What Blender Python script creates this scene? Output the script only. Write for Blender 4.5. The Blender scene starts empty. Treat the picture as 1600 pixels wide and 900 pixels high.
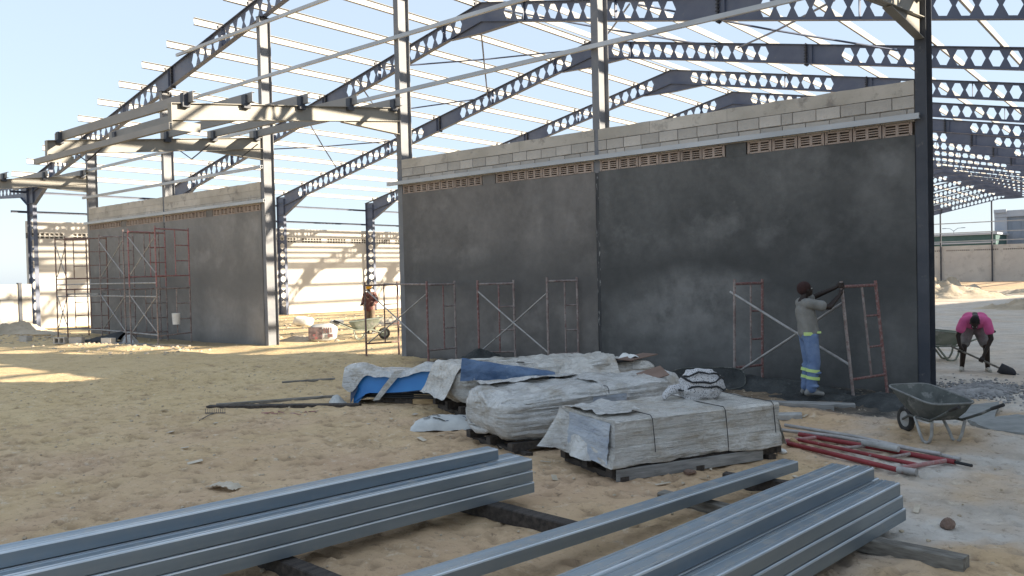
import bpy, bmesh, math, random
from mathutils import Vector, Matrix, noise
random.seed(7)
R = math.radians
sc = bpy.context.scene
COL = sc.collection

# ------------------------------------------------------------------ camera
cam_d = bpy.data.cameras.new('camera')
cam_d.sensor_width = 36.0
cam_d.lens = 36.0 * 1275.857 / 1600.0
cam_d.clip_start = 0.05
cam_d.clip_end = 3000.0
cam = bpy.data.objects.new('camera', cam_d)
COL.objects.link(cam)
rt = Vector((0.7659647, 0.6424690, -0.0230569))
up = Vector((0.0049023, 0.0300266, 0.9995371))
fw = Vector((-0.6428639, 0.7657232, -0.0198497))
cm = Matrix((rt, up, -fw)).transposed().to_4x4()
cm.translation = Vector((9.352, -14.105, 2.048))
cam.matrix_world = cm
sc.camera = cam

# ------------------------------------------------------------------ light
SUN = Vector((1.0, 0.507, 0.39)).normalized()
ELEV = math.asin(SUN.z)
AZ = math.atan2(SUN.x, SUN.y)          # clockwise from +Y
world = bpy.data.worlds.new('World')
sc.world = world
world.use_nodes = True
wn = world.node_tree
wn.nodes.clear()
sky = wn.nodes.new('ShaderNodeTexSky')
sky.sky_type = 'NISHITA'
sky.sun_disc = False
sky.sun_elevation = ELEV
sky.sun_rotation = AZ
sky.air_density = 1.0
sky.dust_density = 0.7
sky.ozone_density = 1.0
bg = wn.nodes.new('ShaderNodeBackground')
bg.inputs['Strength'].default_value = 0.13
wo = wn.nodes.new('ShaderNodeOutputWorld')
# thin, even morning haze whitens the whole sky
hz = wn.nodes.new('ShaderNodeMix')
hz.data_type = 'RGBA'
hz.inputs[0].default_value = 0.86
hz.inputs[7].default_value = (1.46, 1.72, 2.06, 1.0)
wn.links.new(sky.outputs[0], hz.inputs[6])
wn.links.new(hz.outputs[2], bg.inputs[0])
wn.links.new(bg.outputs[0], wo.inputs[0])
sun_d = bpy.data.lights.new('sun', 'SUN')
sun_d.energy = 4.6
sun_d.angle = R(0.55)
sun_d.color = (1.0, 0.87, 0.69)
sun = bpy.data.objects.new('sun', sun_d)
COL.objects.link(sun)
sun.location = (40, 20, 40)
sun.rotation_euler = SUN.to_track_quat('Z', 'Y').to_euler()
sc.view_settings.view_transform = 'Standard'
sc.view_settings.look = 'None'
sc.view_settings.exposure = 1.80
sc.view_settings.gamma = 1.0
sc.render.engine = 'CYCLES'
sc.cycles.max_bounces = 6

# ------------------------------------------------------------------ helpers
ORD = ['first', 'second', 'third', 'fourth', 'fifth', 'sixth', 'seventh', 'eighth', 'ninth', 'tenth',
       'eleventh', 'twelfth', 'thirteenth', 'fourteenth', 'fifteenth', 'sixteenth', 'seventeenth', 'eighteenth']


def lin(r, g, b):
    def f(c):
        c /= 255.0
        return c / 12.92 if c <= 0.04045 else ((c + 0.055) / 1.055) ** 2.4
    return (f(r), f(g), f(b), 1.0)


class NT:
    def __init__(s, name):
        s.m = bpy.data.materials.new(name)
        s.m.use_nodes = True
        s.t = s.m.node_tree
        s.b = s.t.nodes['Principled BSDF']
        s.tc = s.t.nodes.new('ShaderNodeTexCoord')

    def n(s, typ, **kw):
        x = s.t.nodes.new(typ)
        for k, v in kw.items():
            setattr(x, k, v)
        return x

    def l(s, a, b):
        s.t.links.new(a, b)

    def noise(s, scale, detail=5, rough=0.55, stretch=None, src='Object'):
        x = s.n('ShaderNodeTexNoise')
        x.inputs['Scale'].default_value = scale
        x.inputs['Detail'].default_value = detail
        x.inputs['Roughness'].default_value = rough
        o = s.tc.outputs[src]
        if stretch:
            mp = s.n('ShaderNodeMapping')
            mp.inputs['Scale'].default_value = stretch
            s.l(o, mp.inputs[0])
            o = mp.outputs[0]
        s.l(o, x.inputs['Vector'])
        return x.outputs['Fac']

    def ramp(s, fac, a, b, ca=(0, 0, 0, 1), cb=(1, 1, 1, 1)):
        x = s.n('ShaderNodeValToRGB')
        x.color_ramp.elements[0].position = a
        x.color_ramp.elements[1].position = b
        x.color_ramp.elements[0].color = ca
        x.color_ramp.elements[1].color = cb
        s.l(fac, x.inputs[0])
        return x.outputs[0]

    def mix(s, fac, a, b, blend='MIX'):
        x = s.n('ShaderNodeMix', data_type='RGBA', blend_type=blend)
        for sock, v in ((x.inputs[0], fac), (x.inputs[6], a), (x.inputs[7], b)):
            if isinstance(v, (int, float)):
                sock.default_value = v
            elif isinstance(v, tuple):
                sock.default_value = v
            else:
                s.l(v, sock)
        return x.outputs[2]

    def bump(s, h, strength, dist=0.02, prev=None):
        x = s.n('ShaderNodeBump')
        x.inputs['Strength'].default_value = strength
        x.inputs['Distance'].default_value = dist
        s.l(h, x.inputs['Height'])
        if prev is not None:
            s.l(prev, x.inputs['Normal'])
        s.l(x.outputs[0], s.b.inputs['Normal'])
        return x.outputs[0]


def mat(name, c1, c2, scale=3.0, rough=0.8, metal=0.0, bump=0.0, bscale=30.0, bdist=0.01,
        c3=None, s3=12.0, r3=(0.55, 0.7), stretch=None, lo=0.35, hi=0.65, spec=0.5, src='Object'):
    k = NT(name)
    f = k.noise(scale, stretch=stretch, src=src)
    c = k.ramp(f, lo, hi, c1, c2)
    if c3 is not None:
        c = k.mix(k.ramp(k.noise(s3, 6, 0.65, stretch=stretch, src=src), *r3), c, c3)
    k.l(c, k.b.inputs['Base Color'])
    k.b.inputs['Roughness'].default_value = rough
    k.b.inputs['Metallic'].default_value = metal
    k.b.inputs['Specular IOR Level'].default_value = spec
    if bump:
        k.bump(k.noise(bscale, 6, 0.6, stretch=stretch, src=src), bump, bdist)
    return k.m


def g(v, w=None, b=None):
    return (v, v if w is None else w, v if b is None else b, 1.0)


M = {}
M['block'] = mat('block', g(.40, .375, .34), g(.53, .50, .455), 3.2, .95, bump=.5, bscale=60, c3=g(.33, .305, .275), s3=7)
def vary(m, lo, hi):
    """each object of this material gets its own slight tone"""
    t_ = m.node_tree
    b_ = t_.nodes['Principled BSDF']
    src = b_.inputs['Base Color'].links[0].from_socket
    oi = t_.nodes.new('ShaderNodeObjectInfo')
    mr = t_.nodes.new('ShaderNodeMapRange')
    mr.inputs['To Min'].default_value = lo
    mr.inputs['To Max'].default_value = hi
    t_.links.new(oi.outputs['Random'], mr.inputs['Value'])
    mx = t_.nodes.new('ShaderNodeMix')
    mx.data_type = 'RGBA'
    mx.blend_type = 'MULTIPLY'
    mx.inputs[0].default_value = 1.0
    t_.links.new(src, mx.inputs[6])
    t_.links.new(mr.outputs[0], mx.inputs[7])
    t_.links.new(mx.outputs[2], b_.inputs['Base Color'])


M['mortar'] = mat('mortar', g(.15, .143, .135), g(.30, .285, .265), 9, .95, bump=.6, bscale=40)
M['band'] = mat('band', g(.40, .37, .32), g(.52, .485, .43), 1.4, .95, bump=.5, bscale=35, c3=g(.26, .24, .215), s3=4)
M['vent'] = mat('vent', g(.30, .235, .195), g(.40, .325, .275), 3, .95, bump=.4, bscale=50)
M['steel'] = mat('steel', g(.072, .090, .145), g(.11, .13, .185), 1.2, .5, bump=.1, bscale=20, c3=g(.16, .17, .20), s3=5, r3=(.62, .8))
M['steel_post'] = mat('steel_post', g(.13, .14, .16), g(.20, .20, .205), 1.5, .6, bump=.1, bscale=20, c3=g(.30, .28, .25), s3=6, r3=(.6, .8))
M['steel_canopy'] = mat('steel_canopy', g(.21, .20, .175), g(.27, .255, .22), 1.2, .6, bump=.1, bscale=20, c3=g(.17, .16, .145), s3=5, r3=(.6, .8))
M['canopy_galv'] = mat('canopy_galv', g(.19, .185, .175), g(.26, .25, .24), 2, .6, .1, stretch=(.3, 1, 1))
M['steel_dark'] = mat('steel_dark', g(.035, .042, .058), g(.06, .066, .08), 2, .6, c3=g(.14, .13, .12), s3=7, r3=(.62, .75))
M['smear'] = mat('smear', g(.03, .032, .035), g(.06, .06, .062), 3, .8, c3=g(.30, .30, .29), s3=5, r3=(.56, .66), stretch=(3, 3, .8))
M['bolt'] = mat('bolt', g(.03, .032, .04), g(.06, .06, .065), 8, .5, .4)
M['galv_girt'] = mat('galv_girt', g(.33, .35, .37), g(.45, .47, .49), 2, .5, .35, stretch=(.3, 1, 1))
M['purlin'] = mat('purlin', g(.33, .325, .31), g(.42, .415, .40), 1.5, .55, .1, stretch=(1, .2, 1))
M['galv'] = mat('galv', g(.22, .275, .325), g(.32, .38, .43), .8, .42, .75, bump=.05, bscale=70, stretch=(.5, 5, 5), c3=g(.10, .12, .14), s3=2.4, r3=(.64, .74))
M['timber_dark'] = mat('timber_dark', g(.03, .025, .022), g(.075, .062, .052), 4, .9, bump=.8, bscale=25, stretch=(6, 1, 6))
M['timber_grey'] = mat('timber_grey', g(.11, .10, .085), g(.25, .235, .205), 5, .9, bump=.8, bscale=25, stretch=(1, 6, 6))
M['timber_pale'] = mat('timber_pale', g(.33, .22, .11), g(.47, .34, .19), 5, .9, bump=.5, bscale=25, stretch=(1, 6, 6))
M['plank'] = mat('plank', g(.17, .17, .165), g(.33, .33, .32), 3, .9, bump=.6, bscale=25, stretch=(1, 7, 7))
M['scaf_red'] = mat('scaf_red', g(.17, .065, .06), g(.23, .12, .11), 5, .7, bump=.3, bscale=40, c3=g(.30, .25, .235), s3=24, r3=(.46, .70))
M['scaf_brown'] = mat('scaf_brown', g(.14, .065, .05), g(.20, .11, .09), 5, .75, bump=.3, bscale=40, c3=g(.26, .215, .19), s3=22, r3=(.44, .68))
M['scaf_grey'] = mat('scaf_grey', g(.19, .15, .14), g(.34, .30, .28), 6, .75, bump=.3, bscale=40, c3=g(.17, .09, .085), s3=20, r3=(.50, .70))
M['scaf_deepred'] = mat('scaf_deepred', g(.16, .012, .018), g(.25, .03, .035), 4, .55, c3=g(.3, .25, .25), s3=7, r3=(.64, .72))
M['scaf_pink'] = mat('scaf_pink', g(.30, .10, .105), g(.34, .17, .165), 4, .75, c3=g(.34, .29, .27), s3=20, r3=(.46, .70))
M['pipe'] = mat('pipe', g(.28, .27, .26), g(.42, .41, .4), 6, .6, .2, c3=g(.16, .13, .11), s3=8, r3=(.6, .7))
M['barrow'] = mat('barrow', g(.055, .062, .057), g(.105, .112, .104), 4, .75, bump=.5, bscale=30, c3=g(.24, .24, .225), s3=7, r3=(.54, .72))
M['barrow_green'] = mat('barrow_green', g(.17, .20, .16), g(.27, .29, .24), 4, .75, c3=g(.36, .36, .33), s3=6, r3=(.55, .68))
M['cement_metal'] = mat('cement_metal', g(.25, .25, .24), g(.40, .40, .385), 7, .85, bump=.4, bscale=30)
M['rim_metal'] = mat('rim_metal', g(.12, .125, .12), g(.22, .225, .215), 7, .8, bump=.4, bscale=30)
M['rubber'] = mat('rubber', g(.02, .02, .02), g(.05, .048, .045), 6, .85, c3=g(.2, .19, .17), s3=7)
M['grip'] = mat('grip', g(.012, .012, .014), g(.03, .03, .03), 6, .6)
M['wetmix'] = mat('wetmix', g(.018, .021, .022), g(.055, .06, .06), 3, .8, bump=1.0, bscale=22, bdist=.03, c3=g(.10, .105, .105), s3=5, r3=(.58, .75))
M['slab'] = mat('slab', g(.19, .2, .195), g(.29, .3, .29), 4, .9, bump=.5, bscale=25, c3=g(.13, .14, .14), s3=4)
M['gravel'] = mat('gravel', g(.14, .14, .145), g(.32, .32, .315), 8, .95, bump=.8, bscale=30)
M['sandheap'] = mat('sandheap', g(.36, .30, .22), g(.52, .44, .33), 1.2, .98, bump=.7, bscale=7, bdist=.05)
M['blue'] = mat('blue', g(.022, .17, .48), g(.035, .22, .55), 2, .45, c3=g(.09, .27, .55), s3=5, r3=(.66, .8))
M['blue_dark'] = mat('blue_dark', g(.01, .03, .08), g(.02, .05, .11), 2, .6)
M['black'] = mat('black', g(.008, .009, .011), g(.018, .02, .022), 3, .7)
M['brown_card'] = mat('brown_card', g(.16, .105, .08), g(.21, .145, .115), 4, .9)
M['skin'] = mat('skin', g(.018, .011, .009), g(.03, .019, .015), 6, .5, spec=.35)
M['hair'] = mat('hair', g(.006, .005, .005), g(.011, .01, .01), 30, .9)
M['tee_grey'] = mat('tee_grey', g(.17, .168, .155), g(.24, .235, .22), 5, .95, bump=.5, bscale=18, bdist=.02)
M['beanie'] = mat('beanie', g(.028, .012, .011), g(.042, .018, .016), 12, .95, bump=.5, bscale=60)
M['denim'] = mat('denim', g(.11, .17, .31), g(.18, .255, .41), 5, .9, bump=.7, bscale=14, bdist=.03, c3=g(.22, .29, .42), s3=9, r3=(.6, .75))
M['hivis'] = mat('hivis', g(.48, .66, .20), g(.58, .75, .32), 9, .6)
M['pink'] = mat('pink', g(.62, .10, .27), g(.70, .16, .36), 4, .9, bump=.5, bscale=14, bdist=.02)
M['shorts'] = mat('shorts', g(.14, .135, .13), g(.24, .23, .22), 8, .95)
M['shoe_pale'] = mat('shoe_pale', g(.36, .35, .31), g(.48, .47, .42), 8, .9)
M['shoe'] = mat('shoe', g(.15, .15, .145), g(.27, .27, .26), 8, .9)
M['maroon'] = mat('maroon', g(.09, .03, .03), g(.16, .07, .06), 9, .9, c3=g(.36, .24, .2), s3=10, r3=(.55, .62))
M['trouser'] = mat('trouser', g(.12, .09, .065), g(.2, .15, .1), 8, .9)
M['hardhat'] = mat('hardhat', g(.80, .36, .01), g(.85, .42, .02), 5, .35)
M['white'] = mat('white', g(.6, .6, .58), g(.75, .75, .72), 6, .8)
M['dusty_film'] = mat('dusty_film', g(.40, .34, .25), g(.55, .49, .39), 6, .5, bump=.5, bscale=18)
M['sack'] = mat('sack', g(.42, .43, .42), g(.56, .57, .55), 5, .8, bump=.5, bscale=18)
M['bag_print'] = mat('bag_print', g(.07, .05, .055), g(.20, .15, .145), 9, .8, c3=g(.30, .10, .10), s3=8, r3=(.58, .66))
M['grey_wall'] = mat('grey_wall', g(.47, .455, .43), g(.55, .535, .50), .6, .95, bump=.3, bscale=10, c3=g(.40, .385, .36), s3=1.5)
M['side_wall'] = mat('side_wall', g(.54, .515, .47), g(.60, .575, .53), .5, .95, bump=.3, bscale=8)
M['green_clad'] = mat('green_clad', g(.03, .075, .075), g(.045, .10, .10), 1, .7)
M['blue_clad'] = mat('blue_clad', g(.17, .21, .26), g(.21, .25, .31), .4, .7)
M['pale_clad'] = mat('pale_clad', g(.30, .33, .38), g(.36, .39, .43), .4, .7)
M['warehouse'] = mat('warehouse', g(.66, .64, .60), g(.74, .72, .68), .4, .8)


def plaster(name, a, b, c3, damp_shade, seed, dry=None):
    k = NT(name)
    f = k.noise(.55, 6, .6)
    c = k.ramp(f, .36, .64, a, b)
    c = k.mix(k.ramp(k.noise(1.0, 7, .62), .55, .78), c, c3)
    fine = k.noise(4.2, 8, .7, stretch=(1.1, 1.1, 1.0))
    c = k.mix(k.ramp(fine, .40, .66), k.mix(.18, c, damp_shade), k.mix(.14, c, c3))
    # damp joints between the lifts of plaster: one level band and one upright band, both ragged
    sp = k.n('ShaderNodeSeparateXYZ')
    wob = k.n('ShaderNodeTexNoise')
    wob.inputs['Scale'].default_value = .8
    wob.inputs['Detail'].default_value = 6
    k.l(k.tc.outputs['Object'], wob.inputs['Vector'])
    ad = k.n('ShaderNodeVectorMath', operation='ADD')
    sc_ = k.n('ShaderNodeVectorMath', operation='SCALE')
    sc_.inputs['Scale'].default_value = 1.3
    k.l(wob.outputs['Color'], sc_.inputs[0])
    k.l(k.tc.outputs['Object'], ad.inputs[0])
    k.l(sc_.outputs[0], ad.inputs[1])
    k.l(ad.outputs[0], sp.inputs[0])

    def band(sock, mid, half):
        m1 = k.n('ShaderNodeMath', operation='SUBTRACT')
        k.l(sock, m1.inputs[0])
        m1.inputs[1].default_value = mid
        m2 = k.n('ShaderNodeMath', operation='ABSOLUTE')
        k.l(m1.outputs[0], m2.inputs[0])
        return k.ramp(m2.outputs[0], half * .35, half, (1, 1, 1, 1), (0, 0, 0, 1))
    d1 = band(sp.outputs[2], 2.55, .75)
    d2 = band(sp.outputs[2], .35, .6)
    wv = k.n('ShaderNodeMath', operation='PINGPONG')
    k.l(sp.outputs[0], wv.inputs[0])
    wv.inputs[1].default_value = 3.0
    d3 = band(wv.outputs[0], seed, .35)
    d = k.mix(1.0, k.mix(1.0, d1, d2, 'LIGHTEN'), k.mix(1.0, d3, (.5, .5, .5, 1), 'MULTIPLY'), 'LIGHTEN')
    c = k.mix(k.mix(1.0, d, (.62, .62, .62, 1), 'MULTIPLY'), c, damp_shade)
    if dry:
        # a low patch that has already dried paler, with a ragged outline
        ds = k.n('ShaderNodeVectorMath', operation='SUBTRACT')
        ds.inputs[1].default_value = (dry[0] + .65, .65, dry[1] + .65)
        k.l(ad.outputs[0], ds.inputs[0])
        dm = k.n('ShaderNodeVectorMath', operation='MULTIPLY')
        dm.inputs[1].default_value = (1 / dry[2], 0, 1 / dry[3])
        k.l(ds.outputs[0], dm.inputs[0])
        dl = k.n('ShaderNodeVectorMath', operation='LENGTH')
        k.l(dm.outputs[0], dl.inputs[0])
        pt = k.ramp(dl.outputs['Value'], .25, 1.1, (1, 1, 1, 1), (0, 0, 0, 1))
        c = k.mix(k.mix(1.0, pt, k.ramp(k.noise(2.0, 7, .65), .30, .62), 'MULTIPLY'), c, c3)
    k.l(c, k.b.inputs['Base Color'])
    k.b.inputs['Roughness'].default_value = .85
    nb = k.bump(k.noise(9, 6, .6), .25, .012)
    k.bump(k.noise(2.2, 4, .5, stretch=(1, 1, 2)), .3, .03, nb)
    return k.m


def dust(m, col, a, b, scale, amount):
    t_ = m.node_tree
    b_ = t_.nodes['Principled BSDF']
    src = b_.inputs['Base Color'].links[0].from_socket
    tc_ = t_.nodes.new('ShaderNodeTexCoord')
    nz = t_.nodes.new('ShaderNodeTexNoise')
    nz.inputs['Scale'].default_value = scale
    nz.inputs['Detail'].default_value = 8
    nz.inputs['Roughness'].default_value = .75
    t_.links.new(tc_.outputs['Object'], nz.inputs['Vector'])
    gm = t_.nodes.new('ShaderNodeNewGeometry')
    sx = t_.nodes.new('ShaderNodeSeparateXYZ')
    t_.links.new(gm.outputs['Normal'], sx.inputs[0])
    mr = t_.nodes.new('ShaderNodeMapRange')
    mr.inputs['From Min'].default_value = a
    mr.inputs['From Max'].default_value = b
    mr.inputs['To Max'].default_value = amount
    t_.links.new(nz.outputs['Fac'], mr.inputs['Value'])
    up_ = t_.nodes.new('ShaderNodeMapRange')
    up_.inputs['From Min'].default_value = .2
    up_.inputs['From Max'].default_value = .9
    up_.inputs['To Min'].default_value = .25
    t_.links.new(sx.outputs[2], up_.inputs['Value'])
    ml = t_.nodes.new('ShaderNodeMath')
    ml.operation = 'MULTIPLY'
    t_.links.new(mr.outputs[0], ml.inputs[0])
    t_.links.new(up_.outputs[0], ml.inputs[1])
    mx = t_.nodes.new('ShaderNodeMix')
    mx.data_type = 'RGBA'
    mx.inputs[7].default_value = col
    t_.links.new(ml.outputs[0], mx.inputs[0])
    t_.links.new(src, mx.inputs[6])
    t_.links.new(mx.outputs[2], b_.inputs['Base Color'])
    iv = t_.nodes.new('ShaderNodeMapRange')
    iv.inputs['To Min'].default_value = b_.inputs['Metallic'].default_value
    iv.inputs['To Max'].default_value = 0.0
    t_.links.new(ml.outputs[0], iv.inputs['Value'])
    t_.links.new(iv.outputs[0], b_.inputs['Metallic'])


dust(M['galv'], g(.42, .36, .28), .50, .72, 7.0, .75)
for nm_, lo_, hi_ in (('block', .78, 1.06), ('vent', .82, 1.08), ('band', .88, 1.04), ('galv', .86, 1.06), ('purlin', .85, 1.0)):
    vary(M[nm_], lo_, hi_)
M['galv_highlight'] = mat('galv_highlight', g(.50, .56, .61), g(.62, .67, .71), 3, .35, .7)  # paler worn bends and ribs, brightened to paint in edge highlights


def wrap_material(name, a, b, dirt):
    k = NT(name)
    geo = k.n('ShaderNodeNewGeometry')
    sn = k.n('ShaderNodeSeparateXYZ')
    k.l(geo.outputs['Normal'], sn.inputs[0])
    c = k.ramp(k.noise(2.2, 6, .6), .35, .65, a, b)
    c = k.mix(k.ramp(k.noise(2.6, 8, .68, stretch=(1, 1, 2.2)), .50, .72), c, dirt)
    side = k.noise(4.5, 7, .72, stretch=(.55, .55, 15))
    top = k.noise(4.5, 7, .72, stretch=(.8, 7, 2))
    line = k.mix(k.ramp(sn.outputs[2], .35, .75), side, top)
    c = k.mix(k.ramp(line, .56, .66), c, g(.44, .43, .405))
    c = k.mix(k.ramp(line, .64, .72), c, g(.15, .145, .14))
    c = k.mix(k.ramp(line, .30, .42, (1, 1, 1, 1), (0, 0, 0, 1)), c, g(.78, .78, .76))
    vo = k.n('ShaderNodeTexVoronoi', feature='DISTANCE_TO_EDGE')
    vo.inputs['Scale'].default_value = 5.5
    wob = k.n('ShaderNodeTexNoise')
    wob.inputs['Scale'].default_value = 3.0
    wob.inputs['Detail'].default_value = 5
    k.l(k.tc.outputs['Object'], wob.inputs['Vector'])
    mx = k.mix(.30, (0, 0, 0, 1), wob.outputs['Color'])
    ad = k.n('ShaderNodeVectorMath', operation='ADD')
    k.l(k.tc.outputs['Object'], ad.inputs[0])
    k.l(mx, ad.inputs[1])
    k.l(ad.outputs[0], vo.inputs['Vector'])
    k.l(c, k.b.inputs['Base Color'])
    k.b.inputs['Roughness'].default_value = .24
    k.b.inputs['Specular IOR Level'].default_value = .65
    nb = k.bump(vo.outputs['Distance'], .7, .12)
    nb = k.bump(line, 1.0, .045, nb)
    k.bump(k.noise(12, 7, .72), .7, .03, nb)
    return k.m


M['plaster_dry'] = plaster('plaster_dry', g(.175, .168, .16), g(.245, .235, .222), g(.31, .298, .282), g(.13, .127, .122), .6)
M['plaster_mid'] = plaster('plaster_mid', g(.125, .117, .110), g(.20, .187, .176), g(.27, .255, .24), g(.07, .069, .068), .7)
M['plaster_wet'] = plaster('plaster_wet', g(.068, .070, .069), g(.135, .135, .132), g(.20, .20, .196), g(.042, .044, .044), .5, dry=(1.9, 1.25, 1.9, .9))
M['wrap'] = wrap_material('wrap', g(.60, .60, .585), g(.80, .795, .77), g(.42, .37, .29))
M['wrap_tan'] = wrap_material('wrap_tan', g(.64, .62, .575), g(.82, .80, .75), g(.50, .43, .335))
M['wrap_blue'] = mat('wrap_blue', g(.04, .09, .19), g(.10, .17, .29), 4, .3, bump=.9, bscale=12, bdist=.03, c3=g(.36, .40, .44), s3=6, r3=(.60, .72), stretch=(1, 3, 1))
M['film_blue'] = mat('film_blue', g(.26, .30, .37), g(.40, .44, .49), 4, .3, bump=.9, bscale=14, bdist=.02, stretch=(1, 1, 3))


def keff_material():
    k = NT('keffiyeh')
    ch = k.n('ShaderNodeTexVoronoi')
    ch.inputs['Scale'].default_value = 62
    k.l(k.tc.outputs['Object'], ch.inputs['Vector'])
    c = k.ramp(ch.outputs['Distance'], .22, .38, g(.03, .03, .035), g(.50, .50, .51))
    k.l(c, k.b.inputs['Base Color'])
    k.b.inputs['Roughness'].default_value = .95
    k.bump(k.noise(22, 5), .6, .02)
    return k.m


M['keffiyeh'] = keff_material()


class MB:
    """collects shapes, then links them as ONE mesh object"""

    def __init__(s):
        s.v, s.f, s.sm = [], [], []

    def add(s, vs, fs, smooth=False):
        o = len(s.v)
        s.v += [tuple(x) for x in vs]
        s.f += [tuple(i + o for i in q) for q in fs]
        s.sm += [smooth] * len(fs)

    def box(s, c, d, ax=None):
        """centre, full sizes, optional 3 axes"""
        X, Y, Z = ax or (Vector((1, 0, 0)), Vector((0, 1, 0)), Vector((0, 0, 1)))
        c = Vector(c)
        vs = [c + X * (i * d[0] / 2) + Y * (j * d[1] / 2) + Z * (k * d[2] / 2)
              for k in (-1, 1) for j in (-1, 1) for i in (-1, 1)]
        s.add(vs, [(0, 2, 3, 1), (4, 5, 7, 6), (0, 1, 5, 4), (2, 6, 7, 3), (0, 4, 6, 2), (1, 3, 7, 5)])

    def b2(s, x0, x1, y0, y1, z0, z1):
        s.box(((x0 + x1) / 2, (y0 + y1) / 2, (z0 + z1) / 2), (abs(x1 - x0), abs(y1 - y0), abs(z1 - z0)))

    def bar(s, p, q, w, h, upv=(0, 0, 1)):
        """rectangular bar p->q, w sideways, h along up"""
        p, q = Vector(p), Vector(q)
        X = (q - p)
        L = X.length
        X.normalize()
        Y = Vector(upv).cross(X)
        if Y.length < 1e-4:
            Y = Vector((0, 1, 0)).cross(X)
        Y.normalize()
        Z = X.cross(Y)
        s.box((p + q) / 2, (L, w, h), (X, Y, Z))

    def tube(s, pts, r, n=8, caps=True):
        pts = [Vector(p) for p in pts]
        rs = r if isinstance(r, (list, tuple)) else [r] * len(pts)
        rings = []
        prevN = None
        for i, p in enumerate(pts):
            t = (pts[min(i + 1, len(pts) - 1)] - pts[max(i - 1, 0)]).normalized()
            if prevN is None:
                a = Vector((0, 0, 1)) if abs(t.z) < .9 else Vector((1, 0, 0))
                N = t.cross(a).normalized()
            else:
                N = (prevN - t * prevN.dot(t)).normalized()
            prevN = N
            B = t.cross(N)
            rings.append([p + (N * math.cos(k * 2 * math.pi / n) + B * math.sin(k * 2 * math.pi / n)) * rs[i] for k in range(n)])
        vs = [v for ring in rings for v in ring]
        fs = []
        for i in range(len(pts) - 1):
            for k in range(n):
                a, b = i * n + k, i * n + (k + 1) % n
                fs.append((a, b, b + n, a + n))
        s.add(vs, fs, True)
        if caps:
            s.add(rings[0], [tuple(range(n - 1, -1, -1))])
            s.add(rings[-1], [tuple(range(n))])

    def ball(s, c, r, nu=12, nv=8, ax=None):
        c = Vector(c)
        r = Vector(r) if not isinstance(r, (int, float)) else Vector((r, r, r))
        X, Y, Z = ax or (Vector((1, 0, 0)), Vector((0, 1, 0)), Vector((0, 0, 1)))
        vs, fs = [], []
        for j in range(nv + 1):
            th = math.pi * j / nv
            for i in range(nu):
                ph = 2 * math.pi * i / nu
                vs.append(c + X * (r.x * math.sin(th) * math.cos(ph)) + Y * (r.y * math.sin(th) * math.sin(ph)) + Z * (r.z * math.cos(th)))
        for j in range(nv):
            for i in range(nu):
                a, b = j * nu + i, j * nu + (i + 1) % nu
                fs.append((a, a + nu, b + nu, b))
        s.add(vs, fs, True)

    def prism(s, poly, off):
        """planar polygon extruded by vector off"""
        off = Vector(off)
        p = [Vector(x) for x in poly]
        n = len(p)
        fs = [tuple(range(n - 1, -1, -1)), tuple(range(n, 2 * n))]
        fs += [(i, (i + 1) % n, (i + 1) % n + n, i + n) for i in range(n)]
        s.add(p + [x + off for x in p], fs)

    def grid(s, fn, nu, nv, closed_u=False, smooth=True):
        vs = [fn(i, j) for j in range(nv + 1) for i in range(nu + (0 if closed_u else 1))]
        w = nu if closed_u else nu + 1
        fs = []
        for j in range(nv):
            for i in range(nu):
                a, b = j * w + i, j * w + ((i + 1) % w if closed_u else i + 1)
                fs.append((a, b, b + w, a + w))
        s.add(vs, fs, smooth)

    def mesh(s, name, m):
        me = bpy.data.meshes.new(name)
        me.from_pydata(s.v, [], s.f)
        me.polygons.foreach_set('use_smooth', s.sm)
        for x in (m if isinstance(m, (list, tuple)) else [m]):
            me.materials.append(x)
        me.update()
        return me

    def build(s, name, m, parent=None, loc=None, kind=None, fixn=False):
        """parent: coordinates are local to it; without parent the origin goes to the shape's base centre"""
        if parent is None and loc is None:
            xs = [v[0] for v in s.v]
            ys = [v[1] for v in s.v]
            zs = [v[2] for v in s.v]
            loc = Vector(((min(xs) + max(xs)) / 2, (min(ys) + max(ys)) / 2, min(zs)))
            s.v = [tuple(Vector(v) - loc) for v in s.v]
        me = s.mesh(name, m)
        if fixn:
            bm = bmesh.new()
            bm.from_mesh(me)
            bmesh.ops.recalc_face_normals(bm, faces=bm.faces[:])
            bm.to_mesh(me)
            bm.free()
        o = bpy.data.objects.new(name, me)
        COL.objects.link(o)
        if loc is not None:
            o.location = loc
        if parent is not None:
            o.parent = parent
        if kind:
            o['kind'] = kind
        return o


def tag(o, label=None, cat=None, group=None, kind=None):
    if label:
        o['label'] = label
    if cat:
        o['category'] = cat
    if group:
        o['group'] = group
    if kind:
        o['kind'] = kind
    return o


def thing(name, label, cat, loc=(0, 0, 0), rotz=0.0, group=None):
    o = bpy.data.objects.new(name, None)
    COL.objects.link(o)
    o.empty_display_size = .2
    o.location = loc
    o.rotation_euler = (0, 0, rotz)
    return tag(o, label, cat, group)


def link(name, me, parent, loc=(0, 0, 0), rot=(0, 0, 0), m=None):
    o = bpy.data.objects.new(name, me)
    COL.objects.link(o)
    o.parent = parent
    o.location = loc
    o.rotation_euler = rot
    return o


def kids(o):
    return [c for c in ALLKIDS.get(o.name, [])]


ALLKIDS = {}


def copy_tree(o, label=None):
    c = o.copy()
    COL.objects.link(c)
    if label:
        c['label'] = label
    for ch in list(o.children):
        d = ch.copy()
        COL.objects.link(d)
        d.parent = c
        for gr in list(ch.children):
            e = gr.copy()
            COL.objects.link(e)
            e.parent = d
    return c


def sm01(a, b, x):
    t = min(1, max(0, (x - a) / (b - a)))
    return t * t * (3 - 2 * t)


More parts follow.
